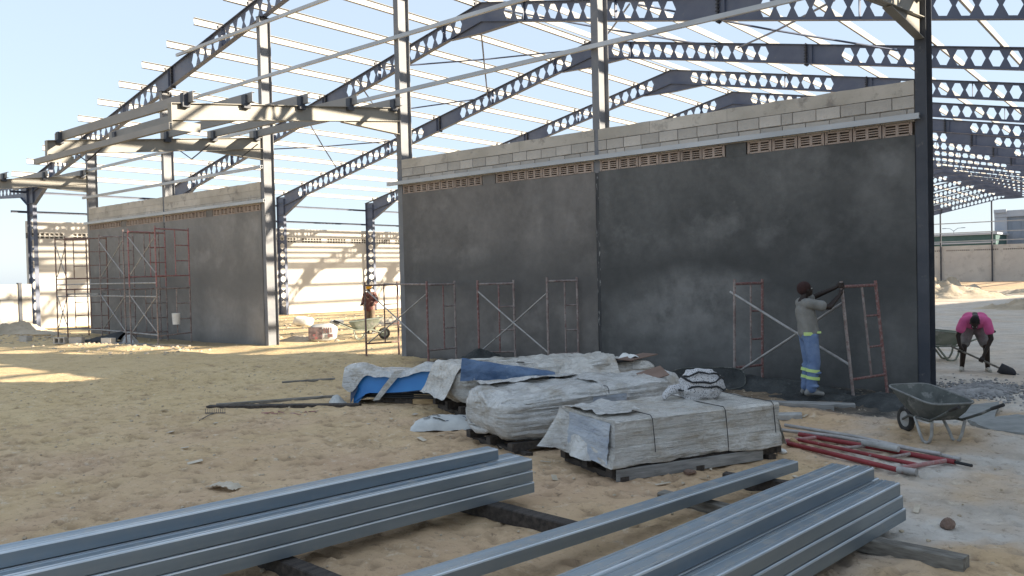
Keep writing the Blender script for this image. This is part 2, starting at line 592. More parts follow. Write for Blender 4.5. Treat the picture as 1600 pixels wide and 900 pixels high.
def fbm(x, y, z=0.0, o=4):
    return noise.fractal(Vector((x, y, z)), 1.0, 2.0, o)


# ------------------------------------------------------------------ ground
def zg(x, y):
    z = -.0062 * max(0, min(y, 115.0))
    near = 1 - sm01(30, 70, math.hypot(x, y + 6))
    rough_ = 1 - .75 * sm01(-.5, 1.5, y) * sm01(-3, 0, x)
    z += near * rough_ * (.035 * fbm(x * .35, y * .35, 1.7, 3) + .018 * fbm(x * 1.3, y * 1.3, 5.2, 3))
    # low bank of thrown-up sand along the left wall
    z += .10 * math.exp(-((y + 2.9 + .25 * math.sin(x * .6)) / .55) ** 2) * sm01(-9, -13, x) * (.7 + .5 * fbm(x * .8, y, 3, 2))
    z += .06 * math.exp(-((y + .9) / .4) ** 2) * sm01(-6.2, -7.2, x) * sm01(-13, -11.5, x)
    # sand lip in front of the wet mortar
    z += .08 * math.exp(-((y + 3.1 + .15 * (x - 5)) / .35) ** 2) * sm01(3.5, 5, x) * sm01(9, 7.5, x)
    return z


PRINTS = {}
_pr = random.Random(11)
for _ in range(2600):
    px_, py_ = _pr.uniform(-9, 9.8), _pr.uniform(-12, .3)
    a_ = _pr.gauss(.6, .9)
    sz = _pr.uniform(.10, .17)
    for ix in range(int((px_ - .25) // .4), int((px_ + .25) // .4) + 1):
        for iy in range(int((py_ - .25) // .4), int((py_ + .25) // .4) + 1):
            PRINTS.setdefault((ix, iy), []).append((px_, py_, math.cos(a_), math.sin(a_), sz, _pr.uniform(.4, 1)))


def footprint(x, y):
    d = 0.0
    for (px_, py_, c_, s_, sz, w_) in PRINTS.get((int(x // .4), int(y // .4)), ()):
        u = ((x - px_) * c_ + (y - py_) * s_) / sz
        v = (-(x - px_) * s_ + (y - py_) * c_) / (sz * .42)
        r_ = u * u + v * v
        if r_ < 2.6:
            d += w_ * (-.038 * math.exp(-r_ * 1.6) + .024 * math.exp(-((r_ - 1.5) / .5) ** 2))
    return d


def build_ground():
    def axis(a, b, step, lim, grow=1.28):
        xs = []
        x = a
        while x < b + 1e-6:
            xs.append(x)
            x += step
        s_ = step
        lo = [a]
        while lo[-1] > -lim:
            s_ *= grow
            lo.append(lo[-1] - s_)
        s_ = step
        hi = [xs[-1]]
        while hi[-1] < lim:
            s_ *= grow
            hi.append(hi[-1] + s_)
        return lo[:0:-1] + xs + hi[1:]
    xs = axis(-8.6, 9.6, .048, 900, 1.05)
    ys = axis(-12.2, .3, .042, 900, 1.05)
    vs, cols = [], []
    for y in ys:
        for x in xs:
            z = zg(x, y)
            fp = 0.0
            d = math.hypot(x - 3, y + 7)
            if d < 16:
                k = 1 - sm01(9, 16, d)
                n1 = fbm(x * 3.1, y * 3.1, 9.1, 4)
                foot = max(0.0, noise.noise(Vector((x * 2.4, y * 3.4, 3.3))) - .18)
                fp = footprint(x, y)
                z += k * (.016 * n1 - .03 * foot + .014 * fbm(x * 8, y * 8, 2.2, 3) + fp)
            vs.append((x, y, z))
            big = fbm(x * .23, y * .23, 4.4, 4)
            mid = fbm(x * .9, y * .9, 8.8, 4)
            # r cement-grey, g wet dark, b pink-brown, a shade painted into footprint hollows
            cem = sm01(5.6, 7.6, x + .9 * mid) * sm01(-9.8, -6.8, y + mid) * (.62 + .9 * mid + .2 * big)
            cem = max(cem, sm01(-.6, .9, y + .4 * mid) * sm01(-5, -1.0, x) * (.82 + .3 * mid))
            cem *= 1 - sm01(55, 70, y)
            wet = sm01(-3.2, -1.5, y + .5 * mid + .12 * (x - 3)) * sm01(-5.8, -3.5, x + mid) * sm01(7.0, 6.0, x) * sm01(1.0, .1, y) * (.8 + .4 * mid)
            wet = max(wet, .55 * sm01(-1.6, -.6, y + .3 * mid) * sm01(-24, -20, x) * sm01(-11.5, -13, x) * sm01(.5, 0, y))
            damp_shade = min(1.0, max(0.0, -fp * 26))
            br = sm01(-8, 2.5, x + 3.0 * big + 1.2 * mid + .25 * (y + 6)) * (.75 + .35 * mid)
            cols += [min(1, max(0, cem)), min(1, max(0, wet)), min(1, max(0, br)), damp_shade]
    w = len(xs)
    fs = [(j * w + i, j * w + i + 1, (j + 1) * w + i + 1, (j + 1) * w + i) for j in range(len(ys) - 1) for i in range(w - 1)]
    me = bpy.data.meshes.new('ground')
    me.from_pydata(vs, [], fs)
    me.polygons.foreach_set('use_smooth', [True] * len(fs))
    ca = me.color_attributes.new('soil', 'FLOAT_COLOR', 'POINT')
    ca.data.foreach_set('color', cols)
    k = NT('soil')
    at = k.n('ShaderNodeAttribute', attribute_name='soil')
    sp = k.n('ShaderNodeSeparateColor')
    k.l(at.outputs['Color'], sp.inputs[0])
    tan = k.ramp(k.noise(.55, 6, .6), .3, .7, g(.57, .42, .225), g(.65, .50, .29))
    brn = k.ramp(k.noise(.9, 6, .6), .3, .7, g(.49, .335, .215), g(.61, .435, .295))
    c = k.mix(sp.outputs[2], tan, brn)
    c = k.mix(k.ramp(k.noise(2.4, 8, .72), .52, .72), c, g(.38, .265, .16))
    c = k.mix(at.outputs['Alpha'], c, k.mix(.7, c, g(.16, .115, .075)))  # hollows of the prints darkened in colour to stand for their shade
    cemc = k.ramp(k.noise(1.6, 7, .65), .3, .7, g(.43, .395, .345), g(.64, .605, .55))
    c = k.mix(sp.outputs[0], c, cemc)
    wetc = k.ramp(k.noise(3, 7, .65), .35, .7, g(.03, .032, .032), g(.10, .095, .085))
    c = k.mix(sp.outputs[1], c, wetc)
    c = k.mix(k.ramp(k.noise(26, 4, .7), .62, .74), c, k.mix(.45, c, g(.14, .10, .07)))
    k.l(c, k.b.inputs['Base Color'])
    k.b.inputs['Roughness'].default_value = .96
    k.b.inputs['Specular IOR Level'].default_value = .2
    grit = k.noise(9, 10, .78, stretch=(1, 1.3, 1))
    patch = k.ramp(k.noise(1.1, 6, .6), .38, .62)
    gf = k.mix(1.0, k.ramp(grit, .545, .64), k.mix(patch, (.45, .45, .45, 1), (1, 1, 1, 1)), 'MULTIPLY')
    c = k.mix(gf, c, k.mix(.72, c, g(.14, .10, .065)))
    c = k.mix(k.ramp(k.noise(7, 8, .75), .56, .70), c, k.mix(.6, c, g(.74, .66, .52)))
    k.l(c, k.b.inputs['Base Color'])
    nb = k.bump(k.noise(5.5, 9, .68), .7, .06)
    nb = k.bump(grit, .6, .025, nb)
    k.bump(k.noise(42, 5, .7), .4, .01, nb)
    me.materials.append(k.m)
    o = bpy.data.objects.new('ground', me)
    COL.objects.link(o)
    tag(o, 'bare sandy ground of the building site with footprints', kind='structure')


build_ground()

# ------------------------------------------------------------------ steel frame
XR, ZR, SL, XL, XE, BAY = -8.9, 11.06, .21, -30.42, 12.62, 6.426
DEP = .64
HOLES_D = [1.13 + .452 * i for i in range(14)] + [9.78 + .456 * i for i in range(22)]


def zt(d):
    return ZR - SL * d


def hexcell(mb, P, u0, u1, uc, top, bot, hw, hn, hh, t, axis_n):
    """web cell between u0..u1 with a hexagonal opening; P(u,h) -> point with h measured along the depth"""
    nrm = Vector(axis_n) * (t / 2)
    cs = [P(u0, top(u0)), P(u1, top(u1)), P(u1, bot(u1)), P(u0, bot(u0))]
    mid = (top(uc) + bot(uc)) / 2
    sl = (top(u1) - top(u0)) / (u1 - u0)

    def H(du, dh):
        return P(uc + du, mid + dh + sl * du)
    hx = [H(-hw, 0), H(-hn, hh), H(hn, hh), H(hw, 0), H(hn, -hh), H(-hn, -hh)]
    for sgn in (1, -1):
        vs = [Vector(x) + nrm * sgn for x in cs + hx]
        fs = [(0, 1, 6, 5), (1, 2, 8, 7, 6), (2, 3, 9, 8), (3, 0, 5, 4, 9)]
        if sgn < 0:
            fs = [q[::-1] for q in fs]
        mb.add(vs, fs)
    vs = [Vector(x) + nrm for x in hx] + [Vector(x) - nrm for x in hx]
    mb.add(vs, [(i, (i + 1) % 6, (i + 1) % 6 + 6, i + 6) for i in range(6)])


def rafter_mb(side):
    mb = MB()
    t = .012

    def P(d, z):
        return Vector((XR + side * d, 0, z))
    top = zt

    def bot(d):
        return zt(d) - DEP
    cur = 0.0
    DE = 20.85
    for c in HOLES_D:
        u0, u1 = c - .228, c + .228
        if u0 > cur + 1e-3:
            mb.prism([P(cur, top(cur)) + Vector((0, -t / 2, 0)), P(u0, top(u0)) + Vector((0, -t / 2, 0)),
                      P(u0, bot(u0)) + Vector((0, -t / 2, 0)), P(cur, bot(cur)) + Vector((0, -t / 2, 0))], (0, t, 0))
        hexcell(mb, P, max(u0, cur), u1, c, top, bot, .19, .082, .228, t, (0, 1, 0))
        cur = u1
    mb.prism([P(cur, top(cur)) + Vector((0, -t / 2, 0)), P(DE, top(DE)) + Vector((0, -t / 2, 0)),
              P(DE, bot(DE)) + Vector((0, -t / 2, 0)), P(cur, bot(cur)) + Vector((0, -t / 2, 0))], (0, t, 0))
    # flanges
    for off in (-.008, -DEP + .008):
        p, q = P(0, zt(0) + off), P(DE + (.72 if off > -.1 else 0), zt(DE + (.72 if off > -.1 else 0)) + off)
        mb.bar(p, q, .17, .016)
    # ridge haunch and eave haunch
    for a, b, h in ((0.0, 1.5, .38), (DE, 18.9, .56)):
        tri = [P(a, bot(a) - .001), P(b, bot(b) - .001), P(a, bot(a) - h)]
        mb.prism([x + Vector((0, -.007, 0)) for x in tri], (0, .014, 0))
        mb.bar(P(a, bot(a) - h), P(b, bot(b) - .012), .165, .014)
    # web stiffeners
    for i in range(6):
        d = 1.8 + 3.43 * i
        if d < 20.5:
            mb.bar(P(d, bot(d) + .02), P(d, top(d) - .02), .15, .012, (1, 0, 0))
    return mb


def splice_mb(side):
    mb = MB()
    for d in (8.46,):
        x = XR + side * d
        mb.bar((x, 0, zt(d) - DEP - .07), (x, 0, zt(d) + .03), .17, .03, (1, 0, 0))
        for i in range(8):
            z = zt(d) - DEP - .03 + i * .094
            for yy in (-.06, .06):
                mb.box((x, yy, z), (.11, .032, .032))
    return mb


def cleats_mb(side):
    mb = MB()
    for n_ in range(13):
        d = .3 + 1.715 * n_
        x, z = XR + side * d, zt(d)
        mb.box((x - .03 * side, 0, z + .08), (.012, .11, .16))
        if n_ % 2 == 1:
            mb.bar((x, .05, z + .05), (x + .02, .42, z + .16), .03, .012)
    return mb


def column_mb(side):
    """castellated column, x grows from the outer flange inwards"""
    mb = MB()
    xo = XR + side * (XR - XL) if side < 0 else XE
    xo = XL if side < 0 else XE
    s_ = -side

    def P(u, h):
        return Vector((xo + s_ * (h + .335), 0, u))

    def top(u):
        return .335

    def bot(u):
        return -.335
    t = .012
    cur = -.9
    for i in range(10):
        c = .55 + .462 * i
        if c - .231 > cur + 1e-3:
            mb.b2(xo, xo + s_ * .67, -.006, .006, cur, c - .231)
        hexcell(mb, P, c - .231, c + .231, c, top, bot, .19, .082, .228, t, (0, 1, 0))
        cur = c + .231
    ztop = zt(abs(xo - XR)) - .012
    mb.b2(xo, xo + s_ * .67, -.006, .006, cur, ztop)
    mb.b2(xo, xo + s_ * .014, -.085, .085, -.9, ztop)
    mb.b2(xo + s_ * .656, xo + s_ * .67, -.085, .085, -.9, ztop - .1)
    for z in (5.05, 5.55, 6.2):
        mb.b2(xo + s_ * .016, xo + s_ * .654, -.075, .075, z, z + .012)
    return mb


def make_frame():
    t = thing('portal_frame', 'frame', 'steel frame', (0, 0, 0), 0, 'castellated portal frames of the hall')
    for s_ in (-1, 1):
        column_mb(s_).build('column', M['steel'], t)
        r_ = rafter_mb(s_).build('rafter', M['steel'], t)
        splice_mb(s_).build('splice_plate', M['bolt'], r_)
        cleats_mb(s_).build('purlin_cleats', M['bolt'], t, kind='stuff')
    return t


frame0 = make_frame()
for k in range(18):
    lab = ('dark castellated gable frame carried on the posts of the front wall' if k == 0 else
           'rear gable frame standing over the far grey end wall' if k == 17 else
           'dark castellated roof frame, %s behind the front gable frame' % ORD[k - 1])
    f_ = frame0 if k == 0 else copy_tree(frame0)
    f_['label'] = lab
    f_.location = (0, k * BAY, 0)

# purlins: one long Z section per line
for s_ in (-1, 1):
    mb = MB()
    L0, L1 = -.85, 17 * BAY + .3
    tz = Vector((s_ * 1.0, 0, -SL)).normalized()     # down the slope
    nz = Vector((s_ * SL, 0, 1.0)).normalized()
    mid = Vector((0, (L0 + L1) / 2, 0))
    mb.box(mid + nz * .1, (.008, L1 - L0, .2), (tz, Vector((0, 1, 0)), nz))
    mb.box(mid + nz * .197 - tz * .035, (.07, L1 - L0, .006), (tz, Vector((0, 1, 0)), nz))
    mb.box(mid + nz * .003 + tz * .035, (.07, L1 - L0, .006), (tz, Vector((0, 1, 0)), nz))
    me = mb.mesh('roof_purlin', M['purlin'])
    for i in range(13):
        d = .3 + 1.715 * i
        o = bpy.data.objects.new('roof_purlin', me)
        COL.objects.link(o)
        o.location = (XR + s_ * d, 0, zt(d) + .004)
        side = 'left' if s_ < 0 else 'right'
        pos = ('nearest the ridge' if i == 0 else 'lowest, at the eave' if i == 12 else '%s below the ridge' % ORD[i])
        tag(o, 'pale galvanised roof purlin on the %s slope, %s' % (side, pos), 'purlin', 'roof purlins of the hall')

# diagonal braces in the roof plane, second bay
def roofpt(x, k, up_=-.15):
    return Vector((x, k * BAY, zt(abs(x - XR)) + up_))


rods = [(-18.92, -24.94), (-23.74, -20.27), (-15.42, -14.61 - 5.6), (-20.2, -14.61), (-9.05, -14.42), (-14.08, -9.3), (-8.7, -3.4), (-3.2, -8.6), (-3.0, 2.4), (2.6, -2.8)]
names_ = ['lowest left', 'second lowest left', 'third left', 'fourth left', 'left, from the ridge down', 'left, up to the ridge',
          'right, from the ridge down', 'right, up to the ridge', 'right, beyond the splice', 'right, rising to the splice']
for (xa, xb), nm in zip(rods, names_):
    mb = MB()
    mb.tube([roofpt(xa, 1), (roofpt(xa, 1) + roofpt(xb, 2)) / 2 + Vector((0, 0, -.05)), roofpt(xb, 2)], .03, 6)
    tag(mb.build('brace_rod', M['steel']), 'thin diagonal brace pipe between second and third roof frames, ' + nm, 'brace', 'roof brace pipes')

# gable posts (I sections, flanges to front and back)
PX = [-23.95, -17.91, -11.93, -5.92, 0.0, 6.065]
plab = ['steel gable post at the left end of the left wall', 'steel gable post rising from the middle of the left wall',
        'steel gable post at the doorway end of the left wall', 'steel gable post at the left end of the large dark wall',
        'steel gable post rising from the middle of the large dark wall', 'dark steel gable post at the right end of the large wall']
for i, x in enumerate(PX + [12.1]):
    h = zt(abs(x - XR)) - DEP - .01
    t = thing('gable_post', plab[i] if i < 6 else 'steel gable post at the far side of the right doorway', 'post', (x, 0, 0), 0, 'gable posts of the front wall')
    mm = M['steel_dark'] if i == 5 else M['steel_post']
    mb = MB()
    mb.b2(-.006, .006, -.172, .172, -.5, h)
    mb.build('web', mm, t)
    for sy in (-1, 1):
        mb = MB()
        mb.b2(-.085, .085, sy * .172, sy * .184, -.5, h)
        mb.build('flange', mm, t)
    if i in (1, 4):
        mb = MB()
        mb.b2(-.043, .043, -.1905, -.1845, -.3, 4.02)
        mb.build('smeared_strip', M['smear'], t)
    mb = MB()
    mb.b2(-.1, .1, -.2, .2, h + .001, h + .012)
    for a in (-1, 1):
        for b in (-1, 1):
            mb.box((a * .06, b * .12, h - .03), (.03, .03, .06))
    mb.build('cap_plate', M['bolt'], t)
for i, x in enumerate([-23.6, -17.43, -11.31, -5.2, .85, 6.9]):
    mb = MB()
    h = zt(abs(x - XR)) - DEP
    mb.b2(x - .08, x + .08, 17 * BAY - .42, 17 * BAY - .2, -1.2, h)
    tag(mb.build('gable_post', M['steel_dark']), 'thin steel post in the far end wall, %s from the left' % ORD[i], 'post', 'gable posts of the far end wall')


def cee(mb, p, q, w, h, t=.006, open_dir=1):
    """channel with horizontal flanges, web on the near side"""
    p, q = Vector(p), Vector(q)
    X = (q - p).normalized()
    Y = Vector((0, 0, 1)).cross(X).normalized()
    Z = X.cross(Y)
    L = (q - p).length
    c = (p + q) / 2
    mb.box(c, (L, t, h), (X, Y, Z))
    for s_ in (-1, 1):
        mb.box(c + Y * (open_dir * w / 2) + Z * (s_ * (h / 2 - t / 2)), (L, w - t * 1.2, t), (X, Y, Z))
        mb.box(c + Y * (open_dir * w) + Z * (s_ * (h / 2 - .02)), (L, t, .035), (X, Y, Z))


def girt(x0, x1, z, y=-.285, h=.09, label='', zb=None):
    mb = MB()
    cee(mb, (x0, y, z), (x1, y, z if zb is None else zb), .07, h)
    tag(mb.build('wall_girt', M['galv_girt']), label, 'girt', 'girts across the gable posts')


girt(-24.15, -11.75, 4.325, label='galvanised girt along the vents of the left wall')
girt(-6.3, 6.06, 4.325, label='galvanised girt along the vents of the large dark wall')
girt(-24.2, -11.85, 5.33, label='galvanised girt just above the left block wall')
girt(-24.6, -12.0, 6.35, label='galvanised girt behind the lower left canopy', zb=6.45)
girt(-12.5, 8.0, 6.57, label='galvanised girt crossing above the large wall, lowest of three')
girt(-20.1, 8.0, 7.93, label='galvanised girt crossing above the large wall, middle of three')
girt(-16.6, 8.0, 9.5, label='galvanised girt crossing above the large wall, topmost of three')
for z, nm in ((7.2, 'upper'), (4.75, 'lower'), (5.9, 'middle')):
    mb = MB()
    cee(mb, (-24, 17 * BAY - .46, z), (12, 17 * BAY - .46, z), .07, .12)
    tag(mb.build('wall_girt', M['galv_girt']), 'thin girt above the far end wall, %s one' % nm, 'girt', 'girts of the far end wall')
for z, nm in ((5.2, 'lower'), (6.08, 'upper')):
    mb = MB()
    cee(mb, (XL - .1, -.7, z), (XL - .1, 17 * BAY, z), .07, .1, open_dir=-1)
    tag(mb.build('wall_girt', M['steel']), 'dark girt running above the sunlit side wall, %s one' % nm, 'girt', 'girts of the left side')

# ------------------------------------------------------------------ gable walls
bl_me = {}


def block_mesh(w, h):
    key = (round(w, 3), round(h, 3))
    if key not in bl_me:
        mb = MB()
        mb.b2(-w / 2, w / 2, -.012, .1, -h / 2, h / 2)
        me = mb.mesh('block', M['block'])
        bm = bmesh.new()
        bm.from_mesh(me)
        bmesh.ops.bevel(bm, geom=[e for e in bm.edges if abs(e.verts[0].co.y + .012) < 1e-4 and abs(e.verts[1].co.y + .012) < 1e-4], offset=.006, segments=1, affect='EDGES')
        bm.to_mesh(me)
        bm.free()
        bl_me[key] = me
    return bl_me[key]


def vent_mesh():
    mb = MB()
    w, h, y0, y1 = .385, .205, -.05, .035
    for x in (-w / 2 + .02, 0, w / 2 - .02):
        mb.b2(x - .02, x + .02, y0, y1, -h / 2, h / 2)
    for z in (-h / 2 + .014, h / 2 - .014):
        for x in (-.0955, .0955):
            mb.b2(x - .075, x + .075, y0, y1, z - .014, z + .014)
    for z in (-.038, .0, .038):
        for x in (-.0955, .0955):
            mb.b2(x - .075, x + .075, y0 + .004, y1, z - .0095, z + .0095)
    return mb.mesh('vent_block', M['vent'])


VENT = vent_mesh()


def gable_wall(xa, xb, label, panels, banded):
    cx = (xa + xb) / 2
    t = thing('block_wall', label, 'wall', (cx, 0, 0))
    yf, yb = -.196, .03
    # plastered lower panels between posts
    for (a, b, mk) in panels:
        mb = MB()

        def fn(i, j, a=a, b=b):
            x = a + (b - a) * i / 60
            z = -.4 + (4.045 + .4) * j / 40
            return (x - cx, yf + .006 * fbm(x * .8, z * .8, 2, 3), z)
        mb.grid(fn, 60, 40)
        mb.b2(a - cx, b - cx, yf + .03, yb, -.4, 4.04)
        # ragged lower edge of plaster over the vents
        mb.build('plaster_panel', M[mk], t)
    mb = MB()
    for (a, b, mk) in panels:
        mb.b2(a - cx, b - cx, -.07, yb - .002, 4.04, 4.255)
        mb.b2(a - cx, b - cx, yf + .022, yb - .002, 4.255, 4.885)
    mb.build('mortar_core', M['mortar'], t)
    for (a, b, mk) in panels:
        mid = (a + b) / 2
        mb = MB()
        mb.b2(mid - .19 - cx, mid + .19 - cx, yf - .004, -.08, 4.03, 4.268)
        mb.build('stiffener', M['plaster_mid' if mk != 'plaster_wet' else 'plaster_wet'], t)
        for lo, hi in ((a + .03, mid - .21), (mid + .21, b - .03)):
            n_ = max(1, int((hi - lo) / .4))
            st = (hi - lo) / n_
            for i in range(n_):
                o = link('vent_block', VENT, t, (lo + st * (i + .5) - cx, yf + .045 + random.uniform(-.003, .003), 4.15),
                         (0, random.uniform(-.008, .008), 0))
                o.scale = (st / .40, 1, 1)
        # courses of block, or smooth cast bands
        row = 0
        if banded:
            for z0, z1 in ((4.262, 4.455), (4.462, 4.668)):
                x = a + .004
                while x < b - .02:
                    w_ = min(random.choice((1.1, 1.7, 2.4)), b - x)
                    if b - x - w_ < .4:
                        w_ = b - x
                    mb = MB()
                    mb.grid(lambda i, j: (x + .002 + (w_ - .004) * i / 12 - cx, yf + .004 * fbm(x + i * .2, z0 * 3 + j, 2, 2), z0 + (z1 - z0) * j / 2 + .004 * fbm(x + i * .3, j, 5, 2)), 12, 2, smooth=False)
                    mb.build('cast_band', M['band'], t)
                    x += w_
        for z0, z1, wid in () if banded else ((4.26, 4.46, .4), (4.468, 4.668, .4)):
            x = a + .004
            first = True
            while x < b - .03:
                w_ = wid if not (first and row % 2 == 0) else .22
                if random.random() < .07:
                    w_ = .2
                w_ = min(w_, b - x)
                first = False
                if w_ > .05:
                    me = block_mesh(round(w_ - .012, 2), z1 - z0 - .01)
                    link('block', me, t, (x + w_ / 2 - cx, yf + .012 + random.uniform(-.004, .004), (z0 + z1) / 2 + random.uniform(-.003, .003)),
                         (random.uniform(-.01, .01), random.uniform(-.006, .006), 0))
                x += w_
            row += 1
        # top course: cast band, broken into a few lengths
        x = a + .004
        while x < b - .02:
            w_ = min(random.choice((1.2, 1.6, 2.2, 2.8)), b - x)
            if b - x - w_ < .4:
                w_ = b - x
            mb = MB()

            def fn(i, j, x=x, w_=w_):
                zz = (4.674, 4.90)[min(j, 1)] if j < 2 else 4.905
                xx = x + .003 + (w_ - .006) * i / 14
                top = zz + (.012 * fbm(xx * 2.2, 0, 6, 3) if j >= 1 else .004 * fbm(xx * 5, 1, 6, 2))
                return (xx - cx, (yf + .004 * fbm(xx, zz * 5, 1, 2)) if j < 2 else yb, top)
            mb.grid(fn, 14, 2, smooth=False)
            mb.build('coping_band', M['band'], t)
            x += w_
    return t


gable_wall(-23.86, -12.02, 'block gable wall with pale grey plaster left of the doorway',
           [(-23.86, -17.955, 'plaster_dry'), (-17.865, -12.02, 'plaster_dry')], True)
gable_wall(-5.83, 5.975, 'large block gable wall with dark fresh plaster behind the workers',
           [(-5.83, -.042, 'plaster_mid'), (.042, 5.975, 'plaster_wet')], False)
# wall beyond the right doorway (outside the picture, same build)
mb = MB()
mb.b2(12.2, 18.0, -.178, .03, -.4, 4.9)
tag(mb.build('block_wall', M['plaster_dry']), 'grey gable wall on the far side of the right doorway', 'wall')

# side wall on the left, lit by the sun
t = thing('side_wall', 'long pale side wall inside the hall striped with sunlit roof shadows', 'wall', (XL - .12, 0, 0))
mb = MB()
Ls = 17 * BAY
mb.b2(-.1, .1, -.1, Ls, -1.6, 4.03)
mb.build('wall_body', M['side_wall'], t)
mb = MB()
mb.b2(-.1, .1, -.1, Ls, 4.272, 4.80)
mb.build('top_band', M['side_wall'], t)
mb = MB()
mb.b2(-.1, -.02, -.1, Ls, 4.0301, 4.2719)
mb.build('vent_backing', M['mortar'], t)
mb = MB()
y = 0.0
i = 0
while y < Ls - .3:
    if (i % 8) < 7:
        mb.b2(.0, .095, y, y + .05, 4.031, 4.271)
        mb.b2(.0, .09, y + .05, y + .2, 4.13, 4.17)
    else:
        mb.b2(.0, .099, y, y + .38, 4.0305, 4.2715)
    y += .4 if (i % 8) == 7 else .2
    i += 1
mb.build('vent_strip', M['side_wall'], t, kind='stuff')
# rear gable wall
t = thing('end_wall', 'far grey end wall of the hall seen through the right doorway', 'wall', (-8.9, 17 * BAY, 0))
mb = MB()
mb.b2(-21.5, 21.5, -.2, 0, -1.6, 3.45)
mb.b2(-21.5, 21.5, -.2, 0, 3.63, 4.17)
for x in (-14.6, -8.5, -2.4, 3.7, 9.8):
    mb.b2(x - .22, x + .22, -.26, -.19, -1.6, 3.4)
mb.build('wall_body', M['grey_wall'], t)
mb = MB()
mb.b2(-21.5, 21.5, -.1, -.02, 3.45, 3.63)
mb.build('vent_backing', M['mortar'], t)
mb = MB()
x = -21.4
i = 0
while x < 21.3:
    if i % 14 < 12:
        mb.b2(x, x + .09, -.2, -.1, 3.451, 3.629)
    else:
        mb.b2(x, x + .24, -.2, -.1, 3.451, 3.629)
    x += .24
    i += 1
mb.build('vent_strip', M['grey_wall'], t, kind='stuff')
# wall on the right side of the hall, out of the picture
mb = MB()
mb.b2(XE + .02, XE + .22, 1, 17 * BAY, -1.6, 3.2)
tag(mb.build('side_wall', M['side_wall']), 'right side wall of the hall', 'wall')

# boundary wall far left
t = thing('boundary_wall', 'sunlit boundary wall of pale blocks at the far left edge', 'wall', (-28.4, -1.2, 0), math.radians(90))
mb = MB()
mb.b2(-9, .45, -.08, .08, -.6, 2.0)
mb.build('wall_body', M['band'], t)
me = {}
for r_ in range(7):
    for i in range(24):
        x = -9 + .5 * i + (.25 if r_ % 2 else 0)
        if abs(x - 0.0) < .3 or x > .2:
            continue
        if 'b' not in me:
            mb = MB()
            mb.b2(-.242, .242, -.014, .05, -.138, .138)
            me['b'] = mb.mesh('block', M['side_wall'])
        link('block', me['b'], t, (x, -.085, .06 + .288 * r_), (0, 0, 0))
mb = MB()
mb.b2(-.06, .06, -.13, .1, -.5, 2.06)
mb.build('pier', M['steel_dark'], t)

# ------------------------------------------------------------------ canopies over the doorways
def canopy_beam(x, label, y_end=-6.12, z_root=6.19, drop=.72):
    t = thing('canopy_beam', label, 'canopy beam', (x, -.19, 0), 0, 'canopy beams over the doorways')
    L = -(y_end + .19)
    tp = lambda u: z_root - drop * u / L
    dep = lambda u: .30 + .0 * u
    w = .012
    mb = MB()
    poly = [(-w / 2, 0, tp(0)), (-w / 2, -L, tp(L)), (-w / 2, -L, tp(L) - .31), (-w / 2, 0, tp(0) - .34)]
    mb.prism(poly, (w, 0, 0))
    mb.build('web', M['steel_canopy'], t)
    mb = MB()
    mb.prism([(-w / 2, 0, tp(0) - .34), (-w / 2, -1.75, tp(1.75) - .335), (-w / 2, 0, tp(0) - .64)], (w, 0, 0))
    mb.bar((0, 0, tp(0) - .645), (0, -1.75, tp(1.75) - .345), .13, .012)
    mb.build('haunch', M['steel_canopy'], t)
    for off in (.004, -.32):
        mb = MB()
        mb.bar((0, 0, tp(0) + off), (0, -L, tp(L) + off), .14, .012)
        mb.build('flange', M['steel_canopy'], t)
    mb = MB()
    mb.b2(-.075, .075, -L - .012, -L, tp(L) - .5, tp(L) + .01)
    mb.prism([(-w / 2, -L, tp(L) - .32), (-w / 2, -L + .62, tp(L) - .32), (-w / 2, -L + .62, tp(L) - .5), (-w / 2, -L, tp(L) - .5)], (w, 0, 0))
    mb.build('end_plate', M['steel_canopy'], t)
    for u in (.18, 1.55, 2.92, 4.3, 5.65):
        mb = MB()
        mb.b2(-.02, .12, -u - .06, -u + .06, tp(u) + .012, tp(u) + .2)
        mb.b2(-.02, .12, -u - .08, -u + .08, tp(u) - .08, tp(u) + .012)
        mb.build('cleat', M['steel_dark'], t)
    return t


canopy_beam(PX[0], 'canopy beam at the left end of the left wall, reaching towards the viewer')
canopy_beam(PX[2], 'canopy beam left of the doorway, the middle of the three on the left')
canopy_beam(PX[3], 'sunlit canopy beam at the left edge of the large wall')
canopy_beam(PX[5], 'canopy beam with deep bracket at top right above the large wall', z_root=6.17)
canopy_beam(12.1, 'canopy beam on the far side of the right doorway', z_root=6.17)


def canopy_purlins(xa, xb, where):
    for i, (y, z) in enumerate([(-.37, 6.3), (-1.73, 6.15), (-3.1, 5.98), (-4.49, 5.80), (-5.80, 5.62), (-6.30, 4.98)]):
        mb = MB()
        # lipped channel standing on its flange
        hh = .1 if i < 5 else .065
        mb.b2(xa, xb, y - .006, y, z - hh, z + hh)
        for s_ in (-1, 1):
            mb.b2(xa, xb, y + .001, y + .07, z + s_ * hh - .003, z + s_ * hh + .003)
        nm = ['nearest the wall', 'second from the wall', 'third from the wall', 'fourth from the wall', 'fifth from the wall', 'the low outermost eave rail'][i]
        tag(mb.build('canopy_purlin', M['canopy_galv']), 'grey canopy purlin %s, %s' % (where, nm), 'purlin', 'canopy purlins ' + where)


